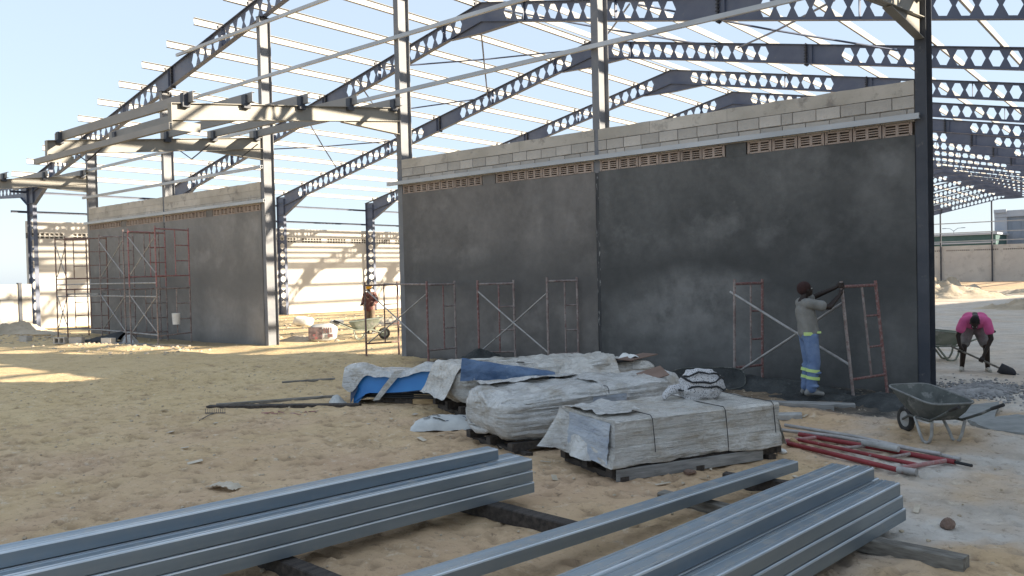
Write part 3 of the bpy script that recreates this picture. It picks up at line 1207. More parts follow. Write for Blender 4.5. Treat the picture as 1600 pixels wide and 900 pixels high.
canopy_purlins(-12.25, -5.62, 'over the left doorway')
canopy_purlins(5.75, 12.4, 'over the right doorway')
canopy_purlins(-31.2, -23.6, 'at the far left corner')
for y in (-.9, -2.4, -5.2):
    mb = MB()
    for a, b in (((-11.95 - .5, y - .2, 6.0 + .11 * y), (-11.93, y, 5.63 + .11 * y)), ((-11.93, y, 5.63 + .11 * y), (-11.4, y + .25, 6.0 + .11 * y))):
        mb.bar(a, b, .05, .012)
    tag(mb.build('strut_pair', M['steel_dark']), 'dark V-shaped strut pair on the middle canopy beam, ' + {-.9: 'nearest the wall', -2.4: 'halfway out', -5.2: 'near its outer end'}[y], 'strut', 'canopy strut pairs')
# castellated arm reaching left from the corner column
t = thing('corner_arm', 'short castellated steel arm reaching left from the corner column', 'steel arm', (XL, 0, 0))
mb = MB()
for i in range(7):
    c = -1.0 - .455 * i
    hexcell(mb, lambda u, h: Vector((u, 0, h)), c - .2275, c + .2275, c, lambda u: 6.52, lambda u: 6.52 - .62 + .06 * -(u + .8), .14, .06, .13, .012, (0, 1, 0))
mb.prism([(0, -.006, 6.52), (-.7725, -.006, 6.52), (-.7725, -.006, 5.898), (0, -.006, 5.5)], (0, .012, 0))
mb.build('web', M['steel'], t)
mb = MB()
mb.bar((0, 0, 6.53), (-4.0, 0, 6.53), .17, .014)
mb.bar((0, 0, 5.49), (-.78, 0, 5.893), .17, .014)
mb.bar((-.78, 0, 5.893), (-4.0, 0, 6.085), .17, .014)
mb.build('flanges', M['steel'], t)

# ------------------------------------------------------------------ neighbouring warehouse (unseen, added and shaped to shade the yard)
WR = math.atan(.19)
t = thing('warehouse', 'tall unseen neighbouring warehouse added right of the hall to shade the yard', 'building', (18.9, 0, 0), -WR)
mb = MB()
mb.b2(0, 30, -9.5, 100, -1.5, 11.0)
mb.build('wall', M['warehouse'], t)
mb = MB()
for i in range(108):
    mb.b2(-.03, .002, -9.2 + i, -9.0 + i, -1.4, 10.9)
mb.build('cladding_ribs', M['warehouse'], t, kind='stuff')
mb = MB()
mb.prism([(-.3, -9.8, 11.001), (30.3, -9.8, 11.001), (15, -9.8, 11.9)], (0, 110.1, 0))
mb.build('roof', M['pale_clad'], t)

# ------------------------------------------------------------------ scaffolding
def V(*a):
    return Vector(a)


def scaffold_frame(p, q, h, label, m, m2=None, lean=(0, 0, 0), z0=None, group='scaffold frames standing by the walls'):
    """end frame: p near leg foot, q far leg foot (x, y)"""
    zb = zg(*p) if z0 is None else z0
    t = thing('scaffold_frame', label, 'scaffold', (p[0], p[1], zb), 0, group)
    d = V(q[0] - p[0], q[1] - p[1], 0)
    ln = V(*lean)
    m2 = m2 or m

    def P(u, z):
        return d * u + V(0, 0, z) + ln * (z / h)
    r = .025

    def tb(name, a, b, rr, mm):
        mb = MB()
        mb.tube([a, (a + b) / 2 + V(random.uniform(-.004, .004), 0, random.uniform(-.004, .004)), b], rr, 8)
        return mb.build(name, mm, t)
    tb('leg', P(0, -.03), P(0, h), r, m)
    tb('leg', P(1, -.03), P(1, h - .01), r, m2)
    tb('top_bar', P(0, h * .955), P(1, h * .955), r * .95, m2)
    tb('bottom_bar', P(0, h * .165), P(1, h * .165), r * .85, m2)
    tb('inner_rail', P(.58, h * .165), P(.58, h * .955), r * .72, m)
    for z in (.42, .69):
        tb('rung', P(.58, h * z), P(1, h * z), r * .65, m2)
    return t, P


def cross_brace(a, b, c, d, label, m='pipe', r=.017):
    t = thing('cross_brace', label, 'brace', a, 0, 'scaffold cross braces')
    a0 = V(*a)
    for s_, e_ in ((a, b), (c, d)):
        mb = MB()
        s1, e1 = V(*s_) - a0, V(*e_) - a0
        off = V(0, 0, 0) if s_ is a else V(.0, .036, 0)
        mb.tube([s1 + off, (s1 + e1) / 2 + off + V(0, 0, -.012), e1 + off], r, 7)
        mb.build('bar', M[m], t)
    return t


frames = [
    ((-6.76, -.70), (-6.45, .12), 1.86, 'rust-red scaffold frame standing in the left doorway', 'scaf_brown', 'scaf_brown'),
    ((-3.98, -1.22), (-3.88, -.42), 1.88, 'red scaffold frame at the left part of the large dark wall', 'scaf_red', 'scaf_grey'),
    ((-2.70, -.92), (-2.15, -.35), 1.90, 'scaffold frame behind the wrapped stacks, left of its braced pair', 'scaf_red', 'scaf_grey'),
    ((-.83, -.86), (-.48, -.30), 1.90, 'scaffold frame behind the wrapped stacks, right of its braced pair', 'scaf_grey', 'scaf_grey'),
    ((3.24, -.92), (3.48, -.32), 1.82, 'mortar-caked scaffold frame on the left of the man at the wall', 'scaf_grey', 'scaf_red'),
    ((5.33, -1.28), (5.58, -.42), 1.80, 'leaning scaffold frame held by the man at the wall', 'scaf_grey', 'scaf_red'),
]
FR = []
for i, (p, q, h, lab, ma, mb_) in enumerate(frames):
    FR.append(scaffold_frame(p, q, h, lab, M[ma], M[mb_], lean=(-.15, -.03, 0) if i == 5 else (.03 if i == 4 else 0, 0, 0)))


def at(i, u, z):
    t, P = FR[i]
    return tuple(V(*t.location) + P(u, z))


cross_brace(at(0, .05, 1.66), at(1, 0, .40), at(0, .05, .33), at(1, 0, 1.62), 'cross brace between the rust-red and red scaffold frames')
cross_brace(at(2, 0, 1.66), at(3, 0, .35), at(2, 0, .33), at(3, 0, 1.60), 'cross brace behind the wrapped stacks')
a_, b_ = V(*at(4, -.0, 1.56)), V(*at(5, 0, .52))
a_ = a_ - (b_ - a_).normalized() * .1
cross_brace(tuple(a_), tuple(b_), at(4, .1, .22), at(5, -.02, 1.48), 'mortar-caked cross brace behind the man at the wall', r=.021)
mb = MB()
mb.tube([at(0, .6, 1.80), at(1, .3, 1.80)], .021, 8)
tag(mb.build('ledger_pipe', M['scaf_grey']), 'thin pipe lying across the tops of two red scaffold frames', 'pipe')

# towers at the left wall, two lifts each
TW = [((-23.1, -1.75), (-22.85, -.75), 'scaf_brown', 'at the left corner beside the sunlit wall, first from the left'),
      ((-22.35, -1.70), (-21.6, -.55), 'scaf_brown', 'second from the left, at the corner of the left wall'),
      ((-20.1, -1.45), (-19.6, -.5), 'scaf_grey', 'in front of the left wall, third from the left'),
      ((-17.45, -1.83), (-17.75, -.5), 'scaf_grey', 'in the middle of the left wall, grey legs'),
      ((-16.95, -1.90), (-17.4, -.45), 'scaf_pink', 'in the middle of the left wall, pinkish legs'),
      ((-15.28, -1.84), (-15.75, -.5), 'scaf_pink', 'rightmost at the left wall, bright red top')]
TP = []
for (p, q, mk, where) in TW:
    z = zg(*p)
    for lift in (0, 1):
        m1 = M['scaf_pink'] if (mk == 'scaf_pink' and lift == 1) else M['scaf_grey'] if mk == 'scaf_pink' else M[mk]
        t_, P_ = scaffold_frame(p, q, 1.85, 'scaffold frame %s, %s' % (where, 'lower lift' if lift == 0 else 'upper lift'), m1, m1,
                                z0=z + lift * 1.86, group='scaffold towers at the left wall')
        if lift == 0:
            TP.append((t_, P_))


def tp(i, u, z):
    t_, P_ = TP[i]
    return tuple(V(*t_.location) + P_(u, 0) + V(0, 0, z))


for (i, j, nm) in ((0, 1, 'left tower'), (2, 3, 'middle tower'), (4, 5, 'right tower')):
    for lift in (0, 1):
        b_ = lift * 1.86
        cross_brace(tp(i, 0, b_ + 1.6), tp(j, 0, b_ + .38), tp(i, 0, b_ + .38), tp(j, 0, b_ + 1.6),
                    'cross brace of the %s at the left wall, %s' % (nm, 'lower lift' if lift == 0 else 'upper lift'))
for z, u, nm in ((1.95, 0, 'upper front'), (1.52, .05, 'middle front'), (.33, 0, 'bottom front')):
    mb = MB()
    mb.tube([tp(0, u, z), tp(2, u, z + .03), tp(5, u, z)], .024, 7)
    tag(mb.build('ledger_pipe', M['pipe']), 'long pipe along the scaffold towers, %s one' % nm, 'pipe', 'ledger pipes of the scaffold towers')
mb = MB()
mb.bar(V(*tp(0, .3, 1.6)) + V(.4, 0, 0), V(*tp(2, .1, 1.62)) + V(-.2, 0, 0), .24, .05)
tag(mb.build('plank', M['plank']), 'scaffold plank lying across the left tower', 'plank')

# ------------------------------------------------------------------ galvanised channels on the ground
def channel_mesh(L, w, h, lip=.018, t=.004):
    """lipped channel lying web up, along +x, origin bottom centre near end"""
    mb = MB()
    r = .012
    prof = [(-w / 2 + lip, 0), (-w / 2, 0), (-w / 2, h - r), (-w / 2 + r * .3, h - r * .3), (-w / 2 + r, h), (-w / 2 + .024, h), (-w / 2 + .028, h - .006), (-w / 2 + .036, h - .006), (-w / 2 + .04, h + .003), (-w / 2 + .048, h + .003), (-w / 2 + .052, h),
            (w / 2 - .052, h), (w / 2 - .048, h + .003), (w / 2 - .04, h + .003), (w / 2 - .036, h - .006), (w / 2 - .028, h - .006), (w / 2 - .024, h), (w / 2 - r, h), (w / 2 - r * .3, h - r * .3), (w / 2, h - r), (w / 2, 0), (w / 2 - lip, 0)]
    n = len(prof)
    EDGE, edge = (2, 3, 7, n - 9, n - 5, n - 4), []  # bends and ribs that carry the painted highlight
    inner = [(y * (1 - 2 * t / w), z - t if z > t else z + t) for y, z in prof]
    segs = 12
    for pr, flip in ((prof, False), (inner, True)):
        vs = []
        for i in range(segs + 1):
            x = L * i / segs
            vs += [(x, y + .002 * math.sin(i * 1.7), z + .0025 * math.sin(i * .9)) for y, z in pr]
        fs = []
        for i in range(segs):
            for k in range(n - 1):
                q = (i * n + k, i * n + k + 1, (i + 1) * n + k + 1, (i + 1) * n + k)
                fs.append(q[::-1] if not flip else q)
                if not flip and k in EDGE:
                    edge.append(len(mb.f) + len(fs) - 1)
        mb.add(vs, fs)
    for x in (0, L):
        o = len(mb.v)
        vs = [(x, y, z) for y, z in prof] + [(x, y, z) for y, z in inner]
        mb.add(vs, [(k, k + 1, k + 1 + n, k + n) for k in range(n - 1)])
    me = mb.mesh('steel_channel', [M['galv'], M['galv_highlight']])
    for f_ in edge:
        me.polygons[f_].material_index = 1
    return me


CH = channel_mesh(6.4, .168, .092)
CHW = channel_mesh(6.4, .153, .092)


def channel(far, d, label, group, me=CH, roll=0.0):
    """far: far end (x,y,z bottom); d: unit direction from the far end towards the viewer"""
    o = bpy.data.objects.new('steel_channel', me)
    COL.objects.link(o)
    o.location = far
    o.rotation_euler = (roll, 0, math.atan2(d[1], d[0]))
    return tag(o, label, 'steel channel', group)


DL = V(-.158, -.987, 0).normalized()
SL_ = V(0, 0, 1).cross(DL)           # sideways, to the right seen from the far end... left in the picture
base = V(4.80, -8.55, .115)
right = V(-SL_.x, -SL_.y, 0)
if right.x < 0:
    right = -right
for lv in range(3):
    for c_ in range(2):
        far = base - right * (.17 * (1 - c_)) + V(0, 0, .1 * lv) + DL * random.uniform(-.012, .012) + right * (.008 * (2 - lv) * (1 if c_ else 0))
        channel(tuple(far), DL, 'galvanised channel in the left stack, %s layer, %s' % (['bottom', 'middle', 'upper'][lv], 'front row' if c_ else 'back row'), 'left stack of channels')
far = base - right * .17 + V(0, 0, .301) + DL * .24
channel(tuple(far), DL, 'galvanised channel lying alone on top of the left stack', 'left stack of channels')
DM = V(-.165, -.986, 0).normalized()
channel((6.42, -6.62, .135), DM, 'single galvanised channel lying between the two stacks', None)
DRR = V(-.10, -.995, 0).normalized()
rs = V(.995, -.10, 0)
b0 = V(7.55, -7.48, .095)
for lv in range(3):
    for c_ in range(3):
        if c_ == 2:
            far = b0 + V(0, 0, .099 * lv) + rs * (.012 * (2 - lv)) + DRR * (.02 * lv)
        else:
            far = b0 - rs * (.157 * (2 - c_) + .012) + V(0, 0, .099 * lv) + DRR * random.uniform(0, .03)
        channel(tuple(far), DRR, 'galvanised channel in the right stack, %s layer, %s row' % (['bottom', 'middle', 'third'][lv], ['left', 'middle', 'right'][c_]), 'right stack of channels', CHW)
for c_ in range(2):
    far = b0 - rs * (.157 * (2 - c_) + .012) + V(0, 0, .297) + DRR * (.16 - .06 * c_)
    channel(tuple(far), DRR, 'galvanised channel on top of the right stack, %s one' % ('left' if c_ == 0 else 'right'), 'right stack of channels', CHW)


def timber(p, q, w, h, label, mk='timber_dark', cat='timber', group=None, z=None, name='timber_bearer'):
    p, q = V(*p), V(*q)
    za = zg(p.x, p.y) + h / 2 - .012 if z is None else z
    zb = zg(q.x, q.y) + h / 2 - .012 if z is None else z
    X = (q - p).normalized()
    L = (q - p).length
    t_ang = math.atan2(X.y, X.x)
    mb = MB()
    n = 10

    def ring(i):
        x = -L / 2 + L * i / n
        e = [(-w / 2, -h / 2), (w / 2, -h / 2), (w / 2, h / 2 - .008), (w / 2 - .008, h / 2), (-w / 2 + .008, h / 2), (-w / 2, h / 2 - .008)]
        return [(x, y + .006 * fbm(x * 3, y * 9, p.x, 3), zz + .005 * fbm(x * 3, zz * 9, p.y + 4, 3)) for y, zz in e]
    vs = [v for i in range(n + 1) for v in ring(i)]
    fs = []
    for i in range(n):
        for k in range(6):
            fs.append((i * 6 + k, (i + 1) * 6 + k, (i + 1) * 6 + (k + 1) % 6, i * 6 + (k + 1) % 6)[::-1])
    fs += [tuple(range(6)), tuple(n * 6 + k for k in range(5, -1, -1))]
    mb.add(vs, fs)
    mid = (p + q) / 2
    o = mb.build(name, M[mk], loc=V(mid.x, mid.y, (za + zb) / 2))
    o.rotation_euler = (0, -math.asin((zb - za) / L), t_ang)
    tag(o, label, cat, group)
    return o


timber((4.2, -9.02, 0), (5.75, -9.03, 0), .13, .12, 'dark timber bearer under the far end of the left stack', group='timber bearers under the channels')
timber((3.75, -10.8, 0), (5.1, -10.85, 0), .12, .11, 'dark timber bearer nearest the viewer under the left stack', group='timber bearers under the channels')
timber((5.75, -7.85, 0), (7.0, -7.92, 0), .12, .09, 'worn timber bearer between the single channel and the right stack', 'timber_grey', group='timber bearers under the channels')
timber((6.85, -7.98, 0), (8.18, -8.13, 0), .12, .10, 'weathered grey timber sticking out under the right stack', 'timber_grey', group='timber bearers under the channels')
timber((5.95, -7.02, 0), (6.75, -7.0, 0), .09, .13, 'short dark timber under the single channel', group='timber bearers under the channels')

# ------------------------------------------------------------------ wrapped pallets
def lump(v, s, o=4, z=0.0):
    return noise.fractal(Vector((v[0] * s, v[1] * s, v[2] * s + z)), 1.0, 2.1, o)


def wrapped(name, label, origin, L, W, z0, z1, mk, seed=0.0, taper=0.0, round_=.05, amp=.012, sag=0.0, flare=0.0, ridge=0.0, cat='wrapped stack', endcap=0.0, step=0.0):
    """origin: near right bottom corner, L: vector along, W: vector across"""
    L, W, o0 = V(*L, 0), V(*W, 0), V(*origin, 0)
    ln, lw = L.length, W.length
    X, Y = L.normalized(), W.normalized()
    c = o0 + L / 2 + W / 2
    base = zg(c.x, c.y)
    t = thing(name, label, cat, (c.x, c.y, base), math.atan2(X.y, X.x))
    sgn = 1 if V(0, 0, 1).cross(X).dot(Y) > 0 else -1
    mb = MB()
    nu, nl = 176, 64
    h = z1 - z0

    def prof(a, f):
        # rounded box cross section, a in 0..1 around
        r_ = round_
        w_ = lw / 2
        per = 2 * (lw + h)
        d = a * per
        if d < h:
            y, z = -w_, d
            nrm = (-1, 0)
        elif d < h + lw:
            y, z = -w_ + (d - h), h
            nrm = (0, 1)
        elif d < 2 * h + lw:
            y, z = w_, h - (d - h - lw)
            nrm = (1, 0)
        else:
            y, z = w_ - (d - 2 * h - lw), 0
            nrm = (0, -1)
        # round the corners
        ey, ez = w_ - abs(y), min(z, h - z)
        if ey < r_ and ez < r_:
            cy, cz = (w_ - r_) * (1 if y > 0 else -1), (h - r_ if z > h / 2 else r_)
            dy, dz = y - cy, z - cz
            q = math.hypot(dy, dz) or 1
            y, z = cy + dy / q * r_, cz + dz / q * r_
            nrm = (dy / q, dz / q)
        return y, z, nrm

    def fn(i, j):
        a = i / nu
        xx = -ln / 2 + ln * j / nl
        y, z, nn = prof(a, 0)
        sc_ = 1.0
        e = min(j, nl - j) / nl
        if endcap and e < endcap:
            sc_ = math.sqrt(max(0.02, 1 - (1 - e / endcap) ** 2 * .85))
        z = h / 2 + (z - h / 2) * sc_
        y = y * (1 - taper * (1 - j / nl)) * (.35 + .65 * sc_ if endcap else 1)
        wp = V(xx, y, z)
        n1 = lump((xx * 1.6 + seed, y * 1.6, z * 1.6), 1.0)
        n2 = lump((xx * 1.0 + seed, y * 1.0 + 7, z * 20), 1.0)
        d = amp * (1.6 * n1 + (1.0 * n2 if abs(nn[0]) > .4 else .5 * lump((xx * 9, y * 4, 3 + seed), 1)))
        if ridge and abs(nn[0]) > .5:
            ph = (z / .036 + .35 * lump((xx * 1.2, seed, z * 3), 1)) % 1.0
            d += ridge * (abs(2 * ph - 1) - .5) * (.6 + .8 * noise.noise(Vector((xx * 1.5, math.floor(z / .036) * 3.1, seed))))
        y += nn[0] * d
        z += nn[1] * d
        z -= sag * math.sin(math.pi * j / nl) * (1 if nn[1] > .3 else .3)
        if flare:
            y += flare * (1 if y > 0 else -1) * max(0, 1 - z / (h * .55)) ** 1.5 * (.6 + .6 * n1)
            if j < 3:
                xx -= flare * max(0, 1 - z / (h * .6)) ** 1.5
        if step and nn[1] > .5:
            z -= step * sm01(.62, .7, j / nl)
        xx += .01 * lump((xx * 3, y * 6, z * 6 + seed), 1)
        return (xx, y * sgn, z + z0)
    mb.grid(fn, nu, nl, closed_u=True)
    # end caps
    for j, fl in ((0, 1), (nl, 0)):
        ring = [V(*fn(i, j)) for i in range(nu)]
        cen = sum(ring, V(0, 0, 0)) / nu
        layers = [ring]
        for k in range(1, 7):
            f = 1 - k / 6
            lay = []
            for q in ring:
                v = cen + (q - cen) * f
                v.x += .012 * lump((v.y * 2, v.z * 16, seed + 3), 1) * (1 - abs(2 * f - 1)) * (1 if fl else -1)
                lay.append(v)
            layers.append(lay)
        vs = [v for l_ in layers for v in l_]
        fs = []
        for k in range(6):
            for i in range(nu):
                q = (k * nu + i, k * nu + (i + 1) % nu, (k + 1) * nu + (i + 1) % nu, (k + 1) * nu + i)
                fs.append(q[::-1] if fl else q)
        mb.add(vs, fs, True)
    mb.build('wrapping', M[mk], t, fixn=True)
    return t, ln, lw


def pallet(t, ln, lw, zb=.0, h=.13, mk='timber_dark', over=.03):
    for u in (-.46, -.02, .44):
        mb = MB()
        mb.b2(u * ln - .05, u * ln + .05, -lw / 2 - over, lw / 2 + over, zb, zb + h * .4)
        mb.build('bearer', M[mk], t)
    for v in (-.44, 0, .44):
        mb = MB()
        mb.b2(-ln / 2 - .04, ln / 2 + .04, v * lw - .05, v * lw + .05, zb + h * .4 + .001, zb + h)
        mb.build('runner', M[mk], t)


def cord(t, ln, lw, x, z0, z1, name='strap', sag=.01, out=.012):
    mb = MB()
    pts = []
    for (y, z) in [(-lw / 2 - out, z0), (-lw / 2 - out * 1.4, (z0 + z1) / 2), (-lw / 2 - out, z1 - .02), (-lw / 2 + .02, z1 + out), (0, z1 + out - sag), (lw / 2 - .02, z1 + out), (lw / 2 + out, z1 - .02), (lw / 2 + out, z0)]:
        pts.append((x + .02 * math.sin(y * 9 + z * 5), y, z))
    mb.tube(pts, .0042, 6)
    mb.build(name, M['black'], t)


# front stack
tA, lnA, lwA = wrapped('wrapped_stack', 'long low stack of pale panels wrapped in dirty plastic, front of the row', (5.07, -7.52), (.86, 1.86), (-.95, .44), .15, .60, 'wrap_tan', 1.3, round_=.02, amp=.014, flare=.07, ridge=.013)
pallet(tA, lnA, lwA, 0, .15, 'timber_dark')
for x in (-.58, .32, .96):
    cord(tA, lnA, lwA, x, .03, .605)
mb = MB()
mb.b2(-lnA / 2 - .006, lnA / 2 - .25, -lwA / 2 - .028, -lwA / 2 - .012, .02, .135)
mb.build('kick_board', M['plank'], tA)
mb = MB()
def fnA(i, j):
    y = -lwA / 2 + .05 + (lwA - .25) * i / 20
    z = .17 + .40 * j / 12
    return (-lnA / 2 - .052 * (1 - j / 12) - .02 + .014 * lump((y * 2, z * 18, 5), 1), y, z)
mb.grid(fnA, 20, 12)
mb.build('end_film', M['film_blue'], tA)
mb = MB()
mb.prism([(-lnA / 2 - .012, -lwA / 2 - .02, .19), (-lnA / 2 - .012, -lwA / 2 + .1, .19), (-lnA / 2 - .002, -lwA / 2 + .13, .605), (-lnA / 2 - .002, -lwA / 2 - .004, .605)], (-.006, 0, 0))
mb.build('corner_guard', M['wrap'], tA)
# torn skirt at the near left corner
mb = MB()
def fnS(i, j):
    a = i / 24
    x = -lnA / 2 - .02 - .26 * (j / 10) * (.6 + .4 * math.sin(a * 7)) * (.3 + a)
    y = -lwA / 2 + .35 + (lwA - .1) * a * .75
    z = .50 * (1 - .8 * (j / 10) ** .8) * (.55 + .45 * a) + .14 + .02 * lump((x * 6, y * 6, 2), 1)
    return (x, y, max(.06, z - .04))
mb.grid(fnS, 24, 10)
mb.build('torn_skirt', M['wrap'], tA)
mb = MB()
def fnT(i, j):
    x = lnA / 2 - .02 + .10 * (j / 8) * (.6 + .5 * math.sin(i * .9))
    y = -lwA / 2 - .02 + .5 * (i / 12) - .05 * (j / 8)
    return (x, y, .42 - .27 * (j / 8) + .02 * lump((x * 7, y * 7, 2), 1))
mb.grid(fnT, 12, 8)
mb.build('torn_flap', M['wrap_tan'], tA)

# second stack
tB, lnB, lwB = wrapped('wrapped_stack', 'stack shrouded in crumpled whitish plastic with a hollow near end, second from the front', (3.50, -7.22), (.86, 2.5), (-1.10, .24), .17, .68, 'wrap', 5.1, round_=.16, amp=.038, taper=-.04, endcap=.10)
pallet(tB, lnB * .9, lwB, .0, .15, 'timber_dark', over=.12)
cord(tB, lnB, lwB * .96, .15, .2, .66)
mb = MB()
ringp = []
for k in range(15):
    a = 2 * math.pi * k / 14
    ringp.append((-lnB / 2 + .07 + .05 * math.sin(a * 2), .12 + .27 * math.cos(a) * (1.1 + .1 * math.sin(3 * a)), .42 + .22 * math.sin(a)))
mb.tube(ringp, [.032 + .012 * math.sin(k * 1.9) for k in range(15)], 8, caps=False)
mb.build('rolled_edge', M['wrap'], tB)
for k in range(5):
    mb = MB()
    z_ = .30 + .07 * k
    mb.tube([(-lnB / 2 - .01, .32 - .05 * k, z_ - .03), (-lnB / 2 + .3, -lwB / 2 + .02, z_ + .0 * k), (-lnB / 2 + .75, -lwB / 2 - .02, z_ + .02 * (k % 3))], [.010, .014, .006], 6)
    mb.build('twisted_fold', M['wrap'], tB)
mb = MB()
def fnF(i, j):
    x = -.15 + .5 * i / 14
    z = .2 + .38 * j / 12
    return (x, -lwB / 2 - .045 + .015 * lump((x * 5, z * 16, 3), 1) - .01, z)
mb.grid(fnF, 14, 12)
mb.build('film_patch', M['film_blue'], tB)
# third stack
tC, lnC, lwC = wrapped('wrapped_stack', 'broad stack in tan crumpled plastic next to the blue panels, third from the front', (1.55, -6.05), (1.15, 2.35), (-1.12, .55), .2, .70, 'wrap_tan', 9.4, round_=.10, amp=.036, endcap=.08)
pallet(tC, lnC * .92, lwC, 0, .19, 'timber_dark')
for k in range(7):
    mb = MB()
    y_ = lwC / 2 - .1 - .15 * k
    z_ = .705 + .01 * math.sin(k * 2.2)
    mb.tube([(-lnC / 2 + .15, y_, z_ - .05), (-lnC / 2 + .7, y_ - .12 * math.sin(k), z_ + .01), (-.1 + .2 * (k % 3), y_ - .2 + .1 * (k % 2), z_ + .01)], [.008, .016, .007], 6)
    mb.build('twisted_fold', M['wrap_tan'], tC)
# slumped rear pile of sheets
tD, lnD, lwD = wrapped('wrapped_stack', 'torn pile of wrapped sheets with white rags, rearmost in the row', (1.75, -4.35), (1.25, 1.35), (-.75, .60), .12, .62, 'wrap_tan', 3.7, round_=.10, amp=.035, endcap=.12)
pallet(tD, lnD * .9, lwD, 0, .11, 'timber_dark')
mb = MB()
def fnR(i, j):
    x = .1 + .55 * i / 12
    y = -lwD / 2 + .05 + .55 * j / 10
    return (x, y, .66 + .05 * lump((x * 4, y * 4, 1), 1) + .04 * math.sin(i * .8))
mb.grid(fnR, 12, 10)
mb.build('rag', M['white'], tD)
mb = MB()
mb.bar((.35, -lwD / 2 - .02, .66), (.9, -.1, .7), .3, .012)
mb.build('brown_panel', M['brown_card'], tD)
mb = MB()
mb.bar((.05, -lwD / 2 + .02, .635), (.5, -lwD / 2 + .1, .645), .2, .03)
mb.build('gap_shade', M['black'], tD)  # black bar standing in for the shade inside a gap
# blue film bundle lying between second and third
mb = MB()
def fnBl(i, j):
    u = j / 22
    hh = .30 * (1 - .72 * u)
    prof_ = [(-.16, 0), (-.165, hh * .5), (-.12, hh), (.1, hh * .9), (.16, hh * .4), (.16, 0)]
    f = i / 25 * 5
    k_ = min(4, int(f))
    f -= k_
    y = prof_[k_][0] + (prof_[k_ + 1][0] - prof_[k_][0]) * f
    z = prof_[k_][1] + (prof_[k_ + 1][1] - prof_[k_][1]) * f
    n_ = .022 * lump((u * 5, y * 9, z * 9), 1)
    return (-.6 + 1.25 * u + .10 * z, y - n_ - .12 * u, z + n_)
mb.grid(fnBl, 25, 22)
mb.add([fnBl(i, 0) for i in range(26)], [tuple(range(26))])
mb.add([fnBl(i, 22) for i in range(26)], [tuple(range(25, -1, -1))])
o = mb.build('film_bundle', M['wrap_blue'], loc=V(2.22, -5.80, .62), fixn=True)
o.rotation_euler = (0, 0, math.radians(42))
tag(o, 'wedge of dark blue sheets in clear film lying between two wrapped stacks', 'film bundle')
mb = MB()
mb.box((0, 0, 0), (.34, .26, .012))
o = mb.build('cardboard', M['brown_card'], loc=V(4.02, -5.0, .70))
o.rotation_euler = (.35, -.25, .9)
tag(o, 'brown cardboard flap at the far end of the second wrapped stack', 'cardboard')

# blue folded panels on timber blocks
AX = math.atan2(.62, 1.45)
t = thing('blue_panels', 'bright blue folded metal panels half covered with white plastic', 'panels', (-.35, -5.2, zg(-.35, -5.2)), AX)
mb = MB()
def fnP(i, j):
    x = -.82 + 1.72 * i / 24
    s_ = j / 8
    y = -.30 + .05 * s_
    z = .20 + .30 * s_ + .02 * math.sin(x * 3) + .06 * sm01(-.1, .9, x) + (-.22 * sm01(-.55, -.82, x) * (1 - s_))
    return (x, y, z)
mb.grid(fnP, 24, 8)
mb.grid(lambda i, j: (fnP(i, 8)[0], -.25 + .6 * j / 5, fnP(i, 8)[2] + .002), 24, 5)
mb.build('front_panel', M['blue'], t)
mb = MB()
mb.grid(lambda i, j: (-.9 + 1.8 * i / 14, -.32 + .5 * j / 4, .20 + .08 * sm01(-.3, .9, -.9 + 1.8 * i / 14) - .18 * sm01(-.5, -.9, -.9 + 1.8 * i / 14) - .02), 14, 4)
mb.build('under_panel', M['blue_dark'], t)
mb = MB()
for k in range(4):
    mb.b2(-.7 + .03 * k, .9, -.26 + .02 * k, .3, .10 + .03 * k, .122 + .03 * k)
mb.build('panel_stack', M['black'], t)
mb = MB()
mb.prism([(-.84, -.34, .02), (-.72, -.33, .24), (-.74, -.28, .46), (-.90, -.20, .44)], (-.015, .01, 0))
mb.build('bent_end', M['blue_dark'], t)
mb = MB()
def fnW(i, j):
    x = -1.0 + 1.85 * i / 40
    v = j / 14
    y = -.33 + .75 * v
    hump = .13 * math.exp(-((x + .75) / .26) ** 2) + .12 * math.exp(-((x - .42) / .25) ** 2) + .02
    z = .50 + .05 * sm01(-.1, .9, x) + hump * math.sin(math.pi * min(1, .25 + v)) + .018 * lump((x * 6, y * 6, 4), 1)
    if v < .12:
        z -= (.12 - v) * (.7 + .9 * math.exp(-((x + .85) / .2) ** 2) * 3)
    return (x, y, z)
mb.grid(fnW, 40, 14)
mb.build('plastic_cover', M['wrap'], t)
mb = MB()
def fnH(i, j):
    u = j / 14
    w_ = .16 * (1 - .3 * u) * (i / 6 - .5)
    return (.02 - .42 * u + w_, -.335 - .02 * math.sin(u * 3) - .01 * lump((u * 5, w_ * 30, 2), 1), .55 - .48 * u + .1 * w_)
mb.grid(fnH, 6, 14)
mb.build('hanging_strip', M['wrap'], t)
for (x, y, z, a, mk) in ((-.35, -.1, .05, .2, 'timber_dark'), (.02, -.14, .05, -.1, 'timber_dark'), (.34, -.16, .05, .15, 'timber_pale'), (.36, -.15, .125, .05, 'timber_pale'), (.7, -.05, .05, 0, 'timber_dark')):
    mb = MB()
    mb.box((x, y, z + .0), (.32, .16, .075), (V(math.cos(a), math.sin(a), 0), V(-math.sin(a), math.cos(a), 0), V(0, 0, 1)))
    mb.build('timber_block', M[mk], t)

